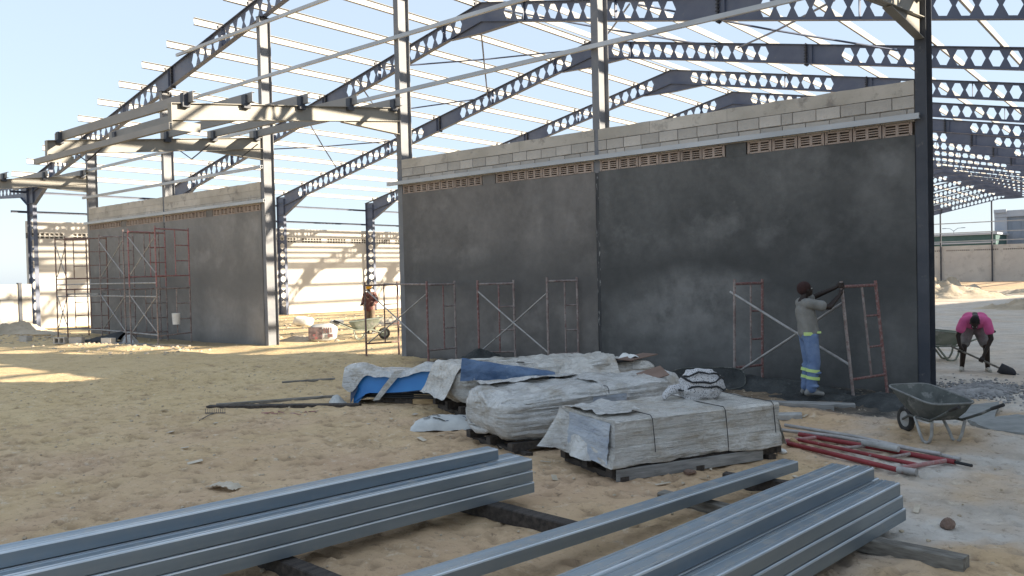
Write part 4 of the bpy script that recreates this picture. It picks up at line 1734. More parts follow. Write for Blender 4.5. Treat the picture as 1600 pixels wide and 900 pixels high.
# white sack with print beside the second stack
t = thing('plastic_sack', 'flat white plastic sack with blue triangle by the second wrapped stack', 'sack', (1.75, -6.5, zg(1.75, -6.5)), .55)
mb = MB()
def fnK(i, j):
    x = -.42 + .84 * i / 20
    y = -.22 + .44 * j / 12
    e = (1 - abs(2 * i / 20 - 1) ** 4) * (1 - abs(2 * j / 12 - 1) ** 4)
    return (x, y + .08 * math.sin(x * 3), .01 + .12 * e + .02 * lump((x * 5, y * 5, 8), 1) + .06 * (j / 12))
mb.grid(fnK, 20, 12)
mb.build('sack_body', M['sack'], t)
mb = MB()
K = lambda i, j: V(*fnK(i, j)) + V(0, -.004, .008)
mb.add([K(11, 2), K(18, 4), K(16, 7), K(13, 10)], [(0, 1, 2, 3)])
mb.build('blue_print', M['blue_dark'], t)
mb = MB()
for (i, j, l_) in ((3, 8, 2), (5, 6, 1), (6, 8, 2), (8, 6, 1), (4, 5, 2), (7, 4, 2), (9, 3, 2)):
    mb.bar(K(i, j) + V(0, 0, .003), K(i + l_, j - 1) + V(0, 0, .003), .022, .003)
mb.build('black_print', M['black'], t)

def drape(t, x0, x1, y0, y1, zf, mk, seed, nm='loose_film'):
    mb = MB()
    nx, ny = 26, 18
    def fn(i, j):
        u, v = i / nx, j / ny
        x = x0 + (x1 - x0) * u + .06 * lump((v * 3, seed, 1), 1)
        y = y0 + (y1 - y0) * v + .06 * lump((u * 3, seed, 5), 1)
        return (x, y, max(.02, zf(u, v) + .030 * lump((x * 5, y * 5, seed), 1) + .014 * lump((x * 3, y * 17, seed + 2), 1)))
    mb.grid(fn, nx, ny)
    mb.build(nm, M[mk], t)


drape(tB, -lnB / 2 + .2, .3, lwB / 2 - .25, lwB / 2 + .22, lambda u, v: .72 - .5 * sm01(.45, 1, v), 'wrap', 1.5)
drape(tB, .1, lnB / 2 + .05, -lwB / 2 - .10, .1, lambda u, v: .36 + .36 * sm01(0, .4, v), 'wrap', 2.5)
drape(tC, -lnC / 2 - .18, -lnC / 2 + .5, -lwC / 2 + .1, lwC / 2 - .1, lambda u, v: .30 + .44 * sm01(.05, .45, u), 'wrap_tan', 3.5)
drape(tC, -.2, lnC / 2, -lwC / 2 - .2, .05, lambda u, v: .40 + .34 * sm01(0, .45, v), 'wrap_tan', 4.5)
drape(tA, -lnA / 2 - .02, -lnA / 2 + .5, -lwA / 2 + .25, lwA / 2 + .14, lambda u, v: .635 - .40 * sm01(.8, 1, v), 'wrap', 6.5)

# patterned cloth bundle
mb = MB()
def fnQ(i, j):
    a = 2 * math.pi * i / 36
    th = math.pi * j / 22
    rx, ry, rz = .25, .19, .19
    k = 1 + .17 * lump((math.cos(a) * math.sin(th) * 2.2, math.sin(a) * math.sin(th) * 2.2, math.cos(th) * 3.4), 1, 4, 3)
    z = math.cos(th)
    flat = .42 if z < -.55 else z
    return (rx * math.sin(th) ** .8 * math.cos(a) * k, ry * math.sin(th) ** .8 * math.sin(a) * k, rz * (max(z, -.75)) * k + .145)
mb.grid(fnQ, 36, 22, closed_u=True)
tq = thing('cloth_bundle', 'black and white patterned cloth bundle lying on the front wrapped stack', 'cloth bundle', (5.13, -5.86, .60 + zg(5.1, -6.4)), R(40))
mb.build('cloth', M['keffiyeh'], tq, fixn=True)
for k, (z_, tilt) in enumerate(((.215, .075), (.262, -.05), (.115, -.05))):
    mb = MB()
    pts = []
    for i in range(11):
        a = math.pi + math.pi * (.08 + .84 * i / 10)
        th = math.acos(max(-.7, min(.97, (z_ - .145) / .19)))
        rx = .258 * math.sin(th) ** .8
        ry = .198 * math.sin(th) ** .8
        pts.append((rx * 1.03 * math.cos(a), ry * 1.03 * math.sin(a), z_ + tilt * math.cos(a * 2) * .5 - .02 * math.sin(a)))
    mb.tube([V(*p) + V(0, 0, .012 * math.sin(q_ * 1.7 + k)) for q_, p in enumerate(pts)], [.007 + .006 * abs(math.sin(q_ * .9 + k)) for q_ in range(len(pts))], 6)
    mb.build('black_stripe', M['black'], tq)
mb = MB()
mb.tube([(-.22, .02, .12), (-.33, .0, .10), (-.40, -.03, .05), (-.42, -.05, .01)], [.05, .055, .04, .02], 8)
mb.build('loose_end', M['keffiyeh'], tq)

# ------------------------------------------------------------------ mortar, heaps, slabs
def heap(name, label, c, a, b, h, rot, mk, seed, amp=.25, cat='heap', n=34, kind=None):
    mb = MB()
    def fn(i, j):
        an = 2 * math.pi * i / (n * 2)
        r_ = j / n
        x, y = a * r_ * math.cos(an), b * r_ * math.sin(an)
        k = 1 + .22 * lump((math.cos(an) * 1.5, math.sin(an) * 1.5, seed), 1)
        x, y = x * k, y * k
        prof = (math.cos(math.pi * r_) + 1) / 2
        z = h * prof * (1 + amp * lump((x * 1.6, y * 1.6, seed + 2), 1)) + amp * .28 * h * lump((x * 6, y * 6, seed), 1) * (1 - r_ ** 4) + .012 * lump((x * 17, y * 17, seed), 1) * (1 - r_ ** 6) - .04 * r_ ** 3
        return (x, y, z)
    mb.grid(fn, n * 2, n, closed_u=True)
    o = mb.build(name, M[mk], loc=V(c[0], c[1], zg(*c) - .01))
    o.rotation_euler = (0, 0, rot)
    return tag(o, label, cat)


heap('mortar_heap', 'black heap of fresh mortar by the second scaffold frame', (-2.6, -.95), 1.0, .5, .40, .35, 'wetmix', 2.0)
heap('mortar_heap', 'dark wet mortar spread along the wall right of the cloth bundle', (3.6, -.95), 1.9, .55, .22, .15, 'wetmix', 5.0)
heap('mortar_heap', 'dark wet mortar under the leaning scaffold frame', (6.0, -1.75), 1.15, .55, .20, -.2, 'wetmix', 8.0)
heap('mortar_heap', 'low dark mortar spill in front of the standing man', (4.9, -1.45), 1.2, .5, .10, .3, 'wetmix', 11.0)
heap('gravel_heap', 'grey heap of stones beside the right wall corner', (6.7, .6), .8, 1.15, .09, -.2, 'gravel', 3.3, .6)
heap('sand_heap', 'pale rubble heap far inside the hall near the wall corner', (-4.2, 44), 5.0, 3.2, 1.25, .2, 'sandheap', 4.0, .4)
heap('sand_heap', 'second pale rubble heap far inside, low and long', (2.2, 52), 6.0, 2.6, .55, -.3, 'sandheap', 9.0, .4)
heap('sand_heap', 'low ridge of soil at the right picture edge inside the hall', (3.4, 29.5), 2.6, 1.4, .42, .4, 'sandheap', 6.0, .6)
heap('sand_heap', 'mound of sunlit sand at the far left edge', (-27.3, -1.7), 1.7, .9, .5, 1.3, 'sandheap', 1.0, .4)
heap('sand_heap', 'low spoil heap left of the scaffold towers', (-26.5, -1.6), 2.8, 1.0, .22, .3, 'sandheap', 12.0, .7)
heap('sand_heap', 'low sand bank with rubble inside the left doorway', (-17.5, 9.6), 2.2, 1.2, .2, .1, 'sandheap', 15.0, .7)
heap('sand_heap', 'little sand heap beside the leaning cement bag', (-12.4, 1.45), 1.1, .6, .16, .3, 'sandheap', 16.0, .5)


def slab(pts, th, label, mk='slab', z=None, tilt=0.0):
    c = sum((V(*p, 0) for p in pts), V(0, 0, 0)) / len(pts)
    # resample the outline so that the edges look broken
    out = []
    for i, p in enumerate(pts):
        q = pts[(i + 1) % len(pts)]
        for k in range(6):
            f = k / 6
            x, y = p[0] + (q[0] - p[0]) * f, p[1] + (q[1] - p[1]) * f
            out.append(V(x - c.x + .025 * fbm(x * 6, y * 6, 2, 2), y - c.y + .025 * fbm(x * 6, y * 6, 7, 2), 0))
    mb = MB()
    mb.prism(out, (0, 0, th))
    o = mb.build('slab', M[mk], loc=V(c.x, c.y, (zg(c.x, c.y) + .02) if z is None else z), fixn=True)
    o.rotation_euler = (tilt, -tilt, 0)
    return tag(o, label, 'slab', 'flat slabs right of the wheelbarrow')


slab([(6.75, -1.65), (7.25, -1.15), (7.38, -2.45), (7.0, -2.75)], .035, 'flat grey cement slab leaning behind the handles of the front wheelbarrow', tilt=.05)
slab([(7.15, -2.75), (7.6, -2.05), (8.5, -2.4), (8.2, -3.35), (7.5, -3.3)], .05, 'flat grey slab at the right picture edge')
# stones and rubble
def stone_mesh(seed, mk):
    mb = MB()
    def fn(i, j):
        a, th = 2 * math.pi * i / 9, math.pi * j / 6
        v = V(math.sin(th) * math.cos(a), math.sin(th) * math.sin(a), math.cos(th) * .7)
        return v * (1 + .35 * lump((v.x, v.y, v.z + seed), 1.1, 3))
    mb.grid(fn, 9, 6, closed_u=True, smooth=False)
    return mb.mesh('stone', M[mk])


ST = [stone_mesh(i * 3.1, 'gravel') for i in range(4)]
rnd = random.Random(3)
mb = MB()
for _ in range(900):
    x, y = rnd.gauss(6.7, .42), rnd.gauss(.6, .7)
    s_ = rnd.uniform(.008, .03)
    me = ST[rnd.randrange(4)]
    z = zg(x, y) + .06 * math.exp(-((x - 6.7) / .5) ** 2 - ((y - .6) / .7) ** 2)
    mb.add([V(*v.co) * s_ + V(x, y, z) for v in me.vertices], [tuple(p.vertices) for p in me.polygons])
tag(mb.build('gravel', M['gravel'], loc=V(0, 0, 0)), 'loose grey stones spread beside the wall corner', 'gravel', kind='stuff')
mb = MB()
for _ in range(900):
    x, y = rnd.uniform(-9, 9.5), rnd.uniform(-12, -1.2)
    s_ = rnd.uniform(.006, .019) * (1.6 if rnd.random() < .06 else 1)
    me = ST[rnd.randrange(4)]
    mb.add([V(*v.co) * s_ + V(x, y, zg(x, y) + .004) for v in me.vertices], [tuple(p.vertices) for p in me.polygons])
for _ in range(380):
    x, y = rnd.uniform(-30, -12), rnd.gauss(-2.6, .8)
    s_ = rnd.uniform(.02, .07)
    me = ST[rnd.randrange(4)]
    mb.add([V(*v.co) * s_ + V(x, y, zg(x, y) + .005) for v in me.vertices], [tuple(p.vertices) for p in me.polygons])
for _ in range(420):
    x, y = rnd.uniform(-29, -8), rnd.uniform(.8, 14)
    s_ = rnd.uniform(.02, .08)
    me = ST[rnd.randrange(4)]
    mb.add([V(*v.co) * s_ + V(x, y, zg(x, y) + .005) for v in me.vertices], [tuple(p.vertices) for p in me.polygons])
tag(mb.build('pebbles', M['sandheap'], loc=V(0, 0, 0)), 'pebbles and crumbs scattered over the sand', 'pebbles', kind='stuff')


def one_stone(c, s_, label, mk, seed, cat='stone'):
    me = stone_mesh(seed, mk)
    o = bpy.data.objects.new('stone', me)
    COL.objects.link(o)
    o.location = (c[0], c[1], zg(c[0], c[1]) + s_[2] * .45)
    o.scale = s_
    o.rotation_euler = (0, 0, seed)
    return tag(o, label, cat)


one_stone((7.86, -7.15), (.062, .055, .07), 'brown stone lying alone on the whitish ground at lower right', 'brown_card', 1.2)
one_stone((5.78, -1.45), (.16, .11, .12), 'pale lump of set mortar at the foot of the leaning scaffold frame', 'cement_metal', 4.4, 'lump')
one_stone((5.9, -5.5), (.05, .045, .04), 'small white stone below the front wrapped stack', 'white', 2.2)
one_stone((5.86, -5.06), (.06, .05, .07), 'orange-brown brick piece at the far corner of the front stack', 'timber_pale', 5.2, 'brick piece')
one_stone((5.5, -6.85), (.07, .05, .045), 'reddish brick piece between the front stack and the single channel', 'brown_card', 7.2, 'brick piece')

mb = MB()
for _ in range(70):
    x, y = rnd.gauss(3.6, 2.6), rnd.gauss(-6.2, 1.6)
    a = rnd.uniform(0, 3.1)
    l_, w_ = rnd.uniform(.02, .08), rnd.uniform(.01, .03)
    p = V(x, y, zg(x, y) + .012)
    d = V(math.cos(a), math.sin(a), rnd.uniform(-.1, .2)) * l_
    e = V(-math.sin(a), math.cos(a), rnd.uniform(-.2, .2)) * w_
    mb.prism([p - d - e, p + d - e, p + d + e, p - d + e], (0, 0, .004))
tag(mb.build('litter', M['dusty_film'], loc=V(0, 0, 0)), 'small scraps of torn film and paper littered round the stacks', 'litter', kind='stuff')

# planks by the standing man
timber((4.2, -3.05, 0), (5.45, -2.52, 0), .14, .10, 'grey plank where the man stands, nearer one', 'plank', 'plank', 'planks on the ground by the wall', name='plank')
timber((4.5, -2.62, 0), (5.62, -2.15, 0), .16, .07, 'grey plank behind the nearer one, under the man', 'plank', 'plank', 'planks on the ground by the wall', name='plank')
timber((4.75, -3.70, 0), (5.35, -3.45, 0), .20, .07, 'short cement-covered plank end right of the front stack', 'cement_metal', 'plank', 'planks on the ground by the wall', name='plank')
# mixing board behind the cloth bundle
mb = MB()
pts = []
for k in range(22):
    a = 2 * math.pi * k / 22
    pts.append(V(.62 * (abs(math.cos(a)) ** .5) * (1 if math.cos(a) > 0 else -1), 0, .20 + .20 * (abs(math.sin(a)) ** .6) * (1 if math.sin(a) > 0 else -1)))
tb = thing('mortar_pan', 'dark mortar pan propped on its edge behind the cloth bundle', 'pan', (3.1, -1.62, zg(3.1, -1.6)), .55)
tb.rotation_euler = (-.5, 0, .60)
mb.prism(pts, (0, .02, 0))
mb.build('pan', M['wetmix'], tb, fixn=True)
mb = MB()
mb.tube(pts + [pts[0]], .010, 6, caps=False)
mb.build('rim', M['barrow'], tb)

# ------------------------------------------------------------------ fallen frame and pipes
t = thing('scaffold_frame', 'deep red scaffold frame lying flat on the ground at right', 'scaffold', (6.5, -5.25, zg(6.5, -5.25)), 0, 'scaffold frames lying down')
def gl(x, y, h=.035):
    return V(x - 6.5, y + 5.25, h)
def tbar(nm, a, b, r, mk):
    mb = MB()
    mb.tube([a, b], r, 8)
    mb.build(nm, M[mk], t)
tbar('leg', gl(5.62, -5.02), gl(7.18, -5.72), .027, 'scaf_deepred')
tbar('leg', gl(5.75, -4.62, .05), gl(7.50, -5.12, .05), .027, 'scaf_deepred')
tbar('inner_rail', gl(5.85, -4.90, .045), gl(7.25, -5.43, .045), .021, 'scaf_deepred')
tbar('top_bar', gl(7.10, -5.69, .04), gl(7.42, -5.10, .05), .024, 'scaf_pink')
tbar('bottom_bar', gl(5.72, -5.06, .04), gl(5.98, -4.69, .05), .022, 'scaf_pink')
tbar('rung', gl(6.40, -5.10, .05), gl(6.58, -4.86, .055), .018, 'scaf_grey')
tbar('rung', gl(6.92, -5.30, .05), gl(7.06, -5.0, .055), .018, 'scaf_grey')
tbar('coupler', gl(7.12, -5.70, .04), gl(7.30, -5.74, .045), .035, 'pipe')
tbar('pin', gl(7.50, -5.12, .05), gl(7.66, -5.17, .045), .016, 'black')
mb = MB()
mb.tube([(5.45, -4.28, .08), (6.4, -4.62, .1), (7.52, -4.98, .06)], .022, 8)
tag(mb.build('pipe', M['pipe']), 'long grey pipe lying along the fallen red frame, outer one', 'pipe', 'loose pipes on the fallen frame')
mb = MB()
mb.tube([(5.4, -4.45, .05), (6.2, -4.72, .1), (7.35, -5.02, .1)], .022, 8)
tag(mb.build('pipe', M['pipe']), 'grey pipe lying on the fallen red frame, inner one', 'pipe', 'loose pipes on the fallen frame')
mb = MB()
mb.tube([(6.55, -4.88, .1), (6.95, -5.02, .1)], .032, 8)
tag(mb.build('pipe', M['cement_metal']), 'short cement-caked pipe piece on the fallen red frame', 'pipe', 'loose pipes on the fallen frame')

# ------------------------------------------------------------------ wheelbarrows
def wheelbarrow(c, ang, label, mk, leg_m='cement_metal', s_=1.0):
    """local x: from wheel to handles; origin on the ground between the feet"""
    t = thing('wheelbarrow', label, 'wheelbarrow', (c[0], c[1], zg(*c)), ang)
    t.scale = (s_, s_, s_)
    mb = MB()
    # tray: bottom loop, top loop
    def loop(x0, x1, w0, w1, z0, z1, n=8):
        pts = []
        cr = .22
        base = [(x0, -w0), (x1, -w1), (x1, w1), (x0, w0)]
        for i, (x, y) in enumerate(base):
            px, py = base[i - 1]
            nx, ny = base[(i + 1) % 4]
            for k in range(n):
                f = k / (n - 1)
                ax_, ay_ = x + (px - x) * cr * (1 - f) , y + (py - y) * cr * (1 - f)
                bx_, by_ = x + (nx - x) * cr * f, y + (ny - y) * cr * f
                qx, qy = ax_ + (bx_ - ax_) * f, ay_ + (by_ - ay_) * f
                z = z0 + (z1 - z0) * (qx - x0) / (x1 - x0)
                pts.append(V(qx, qy, z))
        return pts
    top = loop(-.78, .30, .33, .34, .70, .58)
    mid_ = loop(-.60, .22, .27, .27, .50, .44)
    bot = loop(-.42, .10, .19, .20, .34, .33)
    n = len(top)
    for inset, flip in ((0, False), (.008, True)):
        ls = []
        for l_, dz in ((top, 0), (mid_, .004), (bot, .008)):
            c_ = sum(l_, V(0, 0, 0)) / n
            ls.append([v + (c_ - v).normalized() * inset + V(0, 0, inset * .6) for v in l_])
        vs = [v for l_ in ls for v in l_]
        fs = []
        for k in range(2):
            for i in range(n):
                q = (k * n + i, k * n + (i + 1) % n, (k + 1) * n + (i + 1) % n, (k + 1) * n + i)
                fs.append(q if flip else q[::-1])
        mb.add(vs, fs, True)
        mb.add(ls[2], [tuple(range(n)) if flip else tuple(range(n - 1, -1, -1))])
    mb.build('tray', M[mk], t)
    mb = MB()
    mb.tube(top + [top[0]], .014, 7, caps=False)
    mb.build('rim', M['rim_metal'] if leg_m == 'cement_metal' else M[mk], t)
    for sy in (-1, 1):
        mb = MB()
        mb.tube([(-.80, sy * .05, .19), (-.45, sy * .17, .31), (.1, sy * .24, .325), (.42, sy * .28, .46), (.70, sy * .30, .60)], .018, 8)
        mb.build('side_tube', M[mk] if leg_m != 'cement_metal' else M['barrow'], t)
        mb = MB()
        mb.tube([(.60, sy * .294, .553), (.80, sy * .305, .635)], .024, 8)
        mb.build('grip', M['grip'], t)
        mb = MB()
        mb.tube([(-.28, sy * .20, .32), (-.14, sy * .22, .12), (-.08, sy * .22, .03), (.0, sy * .22, .012), (.07, sy * .22, .04), (.12, sy * .22, .14), (.16, sy * .24, .33)], .021, 8)
        mb.build('leg', M[leg_m], t)
    mb = MB()
    for a in range(20):
        pass
    wc = V(-.80, 0, .19)
    n1, n2 = 22, 8
    def tor(i, j):
        a, b = 2 * math.pi * i / n1, 2 * math.pi * j / n2
        r_ = .148 + .042 * math.cos(b)
        return wc + V(r_ * math.cos(a), .04 * math.sin(b), r_ * math.sin(a))
    mb.grid(tor, n1, n2, closed_u=True)
    w_ = mb.build('tyre', M['rubber'], t)
    mb = MB()
    mb.tube([wc + V(0, -.02, 0), wc + V(0, .02, 0)], .115, 16)
    mb.tube([wc + V(0, -.08, 0), wc + V(0, .08, 0)], .012, 8)
    mb.build('rim_disc', M[leg_m], t)
    return t


wheelbarrow((7.15, -4.08), R(-43), 'cement-caked dark wheelbarrow standing in front of the right wall corner', 'barrow', s_=.82)
wheelbarrow((5.33, 4.95), math.atan2(.45, .9), 'greenish wheelbarrow half hidden by the wall corner beside the bending man', 'barrow_green', 'barrow_green')
wheelbarrow((-11.25, 2.75), math.atan2(-.75, -.66), 'sunlit wheelbarrow in the left doorway in front of the hard-hat man', 'barrow_green', 'barrow_green')

# ------------------------------------------------------------------ small things on the sand
mb = MB()
t = thing('garden_rake', 'small rake lying tines up on the sand in front of the long dark board', 'rake', (-1.98, -7.62, zg(-1.98, -7.62)), .62)
t.scale = (.6, .6, .6)
mb = MB()
mb.bar((-.26, 0, .03), (.26, 0, .03), .025, .02)
mb.build('head', M['steel_dark'], t)
for k in range(10):
    mb = MB()
    mb.tube([(-.25 + .0555 * k, 0, .03), (-.25 + .0555 * k, .01, .14)], .006, 5)
    mb.build('tine', M['steel_dark'], t)
mb = MB()
mb.tube([(0, 0, .03), (.02, -.35, .05), (.04, -.95, .02)], .014, 7)
mb.build('handle', M['timber_grey'], t)
timber((-2.78, -7.28, 0), (-.72, -5.88, 0), .16, .05, 'long dark board lying on the sand left of the blue panels', 'timber_dark', 'board', 'boards lying on the sand', name='board')
timber((-2.82, -7.12, 0), (-1.85, -5.45, 0), .08, .05, 'narrow grey batten lying beside the long dark board', 'timber_grey', 'board', 'boards lying on the sand', name='board')
timber((-4.1, -5.0, 0), (-3.65, -4.1, 0), .07, .05, 'short bent stick lying alone on the sand', 'timber_grey', 'stick', name='stick')
timber((-1.9, -3.9, 0), (-1.35, -3.3, 0), .06, .04, 'thin dark stick lying on the sand between the stick and the dark wall', 'timber_dark', 'stick', name='stick')
mb = MB()
for k in range(9):
    x, y = -1.35 + .07 * k + rnd.uniform(-.06, .06), -7.15 + .05 * k + rnd.uniform(-.1, .1)
    mb.tube([(x, y, zg(x, y) + .012), (x + rnd.uniform(-.08, .12), y + rnd.uniform(-.08, .08), zg(x, y) + .02), (x + rnd.uniform(-.12, .2), y + rnd.uniform(-.1, .1), zg(x, y) + .012)], .006, 5)
tag(mb.build('red_netting', M['scaf_pink'], kind='stuff'), 'scrap of red string netting on the sand by the rake', 'netting')
mb = MB()
mb.grid(lambda i, j: (.34 * i / 14, .16 * j / 8, .012 + .03 * math.sin(math.pi * i / 14) + .02 * lump((i * .5, j * .5, 3), 1)), 14, 8)
o = mb.build('plastic_scrap', M['dusty_film'], loc=V(1.95, -10.0, zg(1.95, -10.0)))
o.rotation_euler = (0, 0, .3)
tag(o, 'scrap of clear plastic behind the left channel stack', 'plastic scrap')
# white stub of rag beside the blue panels
heap('rag', 'crumpled pale rag on the ground at the left end of the blue panels', (-1.45, -5.75), .22, .14, .12, .2, 'sack', 21.0, .6, 'rag')

# hollow blocks and rubbish by the towers
def hollow_block(c, rz, label, mk='block', tip=0.0):
    t = thing('hollow_block', label, 'block', (c[0], c[1], zg(*c)), rz, 'loose building blocks by the left wall')
    mb = MB()
    for x in (-.18, 0, .18):
        mb.b2(x - .022, x + .022, -.1, .1, 0, .19)
    for y in (-.085, .085):
        for x in (-.09, .09):
            mb.b2(x - .068, x + .068, y - .015, y + .015, .001, .189)
    mb.build('body', M[mk], t)
    t.rotation_euler = (tip, 0, rz)
    if tip:
        t.location.z += .1
    return t


hollow_block((-18.55, -3.35), .55, 'grey hollow block lying on its side left of the towers', tip=R(90))
hollow_block((-18.1, -3.1), .7, 'grey hollow block beside the one on its side')
hollow_block((-16.95, -2.62), .3, 'pale sunlit block in front of the middle tower', 'side_wall')
hollow_block((-21.8, -3.3), .2, 'half buried grey block at the far left picture edge')
mb = MB()
mb.grid(lambda i, j: (-1.1 + 2.2 * i / 24, -.45 + .9 * j / 10, .05 + .30 * sm01(0, 24, i) * (1 - abs(j / 5 - 1) ** 2) + .05 * lump((i * .2, j * .3, 4), 1)), 24, 10)
o = mb.build('black_sheet', M['black'], loc=V(-19.1, -1.9, zg(-19, -1.9)))
o.rotation_euler = (0, 0, .35)
tag(o, 'black plastic sheet heaped at the foot of the middle scaffold tower', 'plastic sheet')
heap('rag', 'white crumpled plastic at the foot of the middle scaffold tower', (-17.9, -1.55), .45, .3, .32, .2, 'wrap', 31.0, .6, 'plastic')
for k, (x, y, a, mk) in enumerate(((-16.3, -2.1, .3, 'plank'), (-15.6, -1.95, -.2, 'timber_grey'), (-16.9, -2.0, .1, 'plank'), (-14.8, -1.7, .4, 'timber_grey'), (-25.2, -1.9, .5, 'timber_pale'), (-24.6, -2.1, -.3, 'timber_pale'), (-26.3, -2.0, .9, 'timber_pale'))):
    L_ = .7 + .1 * (k % 3)
    timber((x - L_ * math.cos(a), y - L_ * math.sin(a), 0), (x + L_ * math.cos(a), y + L_ * math.sin(a), 0), .12, .05,
           'scrap board lying %s, %s' % (('by the towers at the left wall', 'left of the scaffold towers')[k > 3],
                                         ['second from the left', 'third from the left', 'first from the left', 'rightmost', 'middle one', 'right one', 'left one'][k]), mk, 'board', 'scrap boards by the scaffold towers', name='board')
# white bucket-like tin hanging on the right tower
mb = MB()
mb.tube([(-15.55, -1.1, .62), (-15.55, -1.1, .98)], [.11, .13], 12)
tag(mb.build('tin', M['white']), 'white tin hanging at the right scaffold tower', 'tin')

# cement bags inside the doorway
def cement_bag(c, rz, label, mk='white', tilt=0.0, lw=(.75, .42, .3)):
    t = thing('cement_bag', label, 'bag', (c[0], c[1], zg(*c)), rz)
    t.rotation_euler = (0, tilt, rz)
    mb = MB()
    def fn(i, j):
        a, th = 2 * math.pi * i / 24, math.pi * j / 16
        def se(v, p):
            return (abs(v) ** p) * (1 if v > 0 else -1)
        x = se(math.sin(th), .5) * se(math.cos(a), .5) * lw[0] / 2
        y = se(math.sin(th), .5) * se(math.sin(a), .5) * lw[1] / 2
        z = se(math.cos(th), .6) * lw[2] / 2
        k = 1 + .07 * lump((x * 5, y * 5, z * 5), 1)
        return (x * k, y * k, z * k + lw[2] / 2)
    mb.grid(fn, 24, 16, closed_u=True)
    mb.build('body', M[mk], t, fixn=True)
    return t, lw


tb_, lw = cement_bag((-11.55, 1.58), R(40), 'torn cement bag with red print leaning on the sunlit floor', 'sack', 0, (.85, .38, .55))
mb = MB()
mb.b2(-.41, .02, -.212, -.2, .08, .46)
mb.build('dark_print', M['bag_print'], tb_)
mb = MB()
for k in range(4):
    mb.b2(.06 + .07 * k, .10 + .07 * k, -.212, -.2, .28, .44)
mb.b2(.18, .34, -.2125, -.2, .14, .24)
mb.build('red_print', M['scaf_red'], tb_)
cement_bag((-19.6, 6.6), .5, 'crumpled bluish-white bag lying far inside the left doorway', 'white', .1, (.8, .55, .4))
cement_bag((-18.6, 7.6), .9, 'small pale bag behind the crumpled one in the left doorway', 'sack', 0, (.6, .4, .25))
mb = MB()
mb.b2(-14.6, -13.6, 7.6, 8.0, zg(-14, 7.8), zg(-14, 7.8) + .14)
tag(mb.build('block', M['plank']), 'grey concrete piece on the sunlit floor left of the hard-hat man', 'block')

# ------------------------------------------------------------------ background beyond the end wall
t = thing('far_warehouse', 'blue-grey warehouse with pale frame behind the far end wall', 'building', (-17.5, 150, 0))
mb = MB()
mb.b2(.4, 60, .3, 40, -2, 9.9)
mb.build('wall', M['blue_clad'], t)
mb = MB()
mb.b2(-.3, 1.6, 0, .29, -2, 10.4)
mb.b2(-.3, 60, -.2, .29, 9.6, 10.7)
mb.b2(-.3, 1.59, -.6, -.201, 10.35, 10.9)
mb.build('fascia', M['pale_clad'], t)
mb = MB()
for i in range(40):
    mb.b2(2.2 + 1.4 * i, 2.28 + 1.4 * i, .24, .299, -2, 9.6)
mb.build('cladding_ribs', M['blue_clad'], t, kind='stuff')
t = thing('green_shed', 'long low green shed roof behind the far end wall', 'building', (-40, 140, 0))
mb = MB()
mb.b2(0, 24, 0, 14, -2, 6.4)
mb.build('wall', M['green_clad'], t)
mb = MB()
mb.b2(-.3, 24.3, -.3, 14, 6.4, 6.75)
mb.build('roof', M['pale_clad'], t)
mb = MB()
mb.b2(-.1, 24.1, -.15, .0, 5.0, 5.25)
mb.build('gutter', M['pale_clad'], t)
t = thing('street_lamp', 'distant double-armed street lamp seen under the far roof frames', 'lamp', (-28.3, 170, -1))
mb = MB()
mb.tube([(0, 0, 0), (0, 0, 9.3)], [.09, .05], 7)
mb.build('pole', M['steel'], t)
for s_ in (-1, 1):
    mb = MB()
    mb.tube([(0, 0, 9.2), (s_ * .7, 0, 9.75), (s_ * 1.5, 0, 9.8)], .05, 6)
    mb.build('arm', M['steel'], t)
    mb = MB()
    mb.box((s_ * 1.75, 0, 9.8), (.7, .25, .12))
    mb.build('lamp_head', M['steel'], t)

# ------------------------------------------------------------------ people
def capsule(mb, pts, rs, n=10):
    for i in range(len(pts) - 1):
        mb.tube([pts[i], pts[i + 1]], [rs[i], rs[i + 1]], n)
    for p, r in zip(pts, rs):
        mb.ball(p, r, n, 7)


def fuse(mb, name, m, parent, voxel=.011, smooth=5):
    """joins the collected limbs into one continuous skin"""
    o = mb.build(name, m, parent)
    r_ = o.modifiers.new('remesh', 'REMESH')
    r_.mode = 'VOXEL'
    r_.voxel_size = voxel
    r_.use_smooth_shade = True
    if smooth:
        sm_ = o.modifiers.new('smooth', 'SMOOTH')
        sm_.iterations = smooth
        sm_.factor = .5
    dg = bpy.context.evaluated_depsgraph_get()
    me = bpy.data.meshes.new_from_object(o.evaluated_get(dg))
    me.name = name
    o.modifiers.clear()
    o.data = me
    return o


def grip(mb, wrist, C, A, s_=1):
    """palm and five fingers closed round a bar through C with direction A"""
    A = A.normalized()
    D = (C - wrist)
    D = (D - A * D.dot(A)).normalized()
    B = A.cross(D) * s_
    palm = C - D * .048 - B * .006
    capsule(mb, [wrist, palm], [.027, .032], 8)
    mb.ball(palm, (.036, .03, .04), 10, 7)
    for k, ln in enumerate((.9, 1.0, .95, .8)):
        off = A * (-.034 + .0225 * k)
        pts = [C + off * (1.0 if a else .9) + (-D * math.cos(R(a)) + B * math.sin(R(a))) * .043 for a in (15, 75 * ln, 140 * ln, 205 * ln)]
        capsule(mb, pts, [.011, .0105, .0095, .008], 6)
    th = [palm + A * .03 - B * .015, C + A * .045 - D * .03 - B * .035, C + A * .05 + D * .012 - B * .04]
    capsule(mb, th, [.013, .0115, .0095], 6)


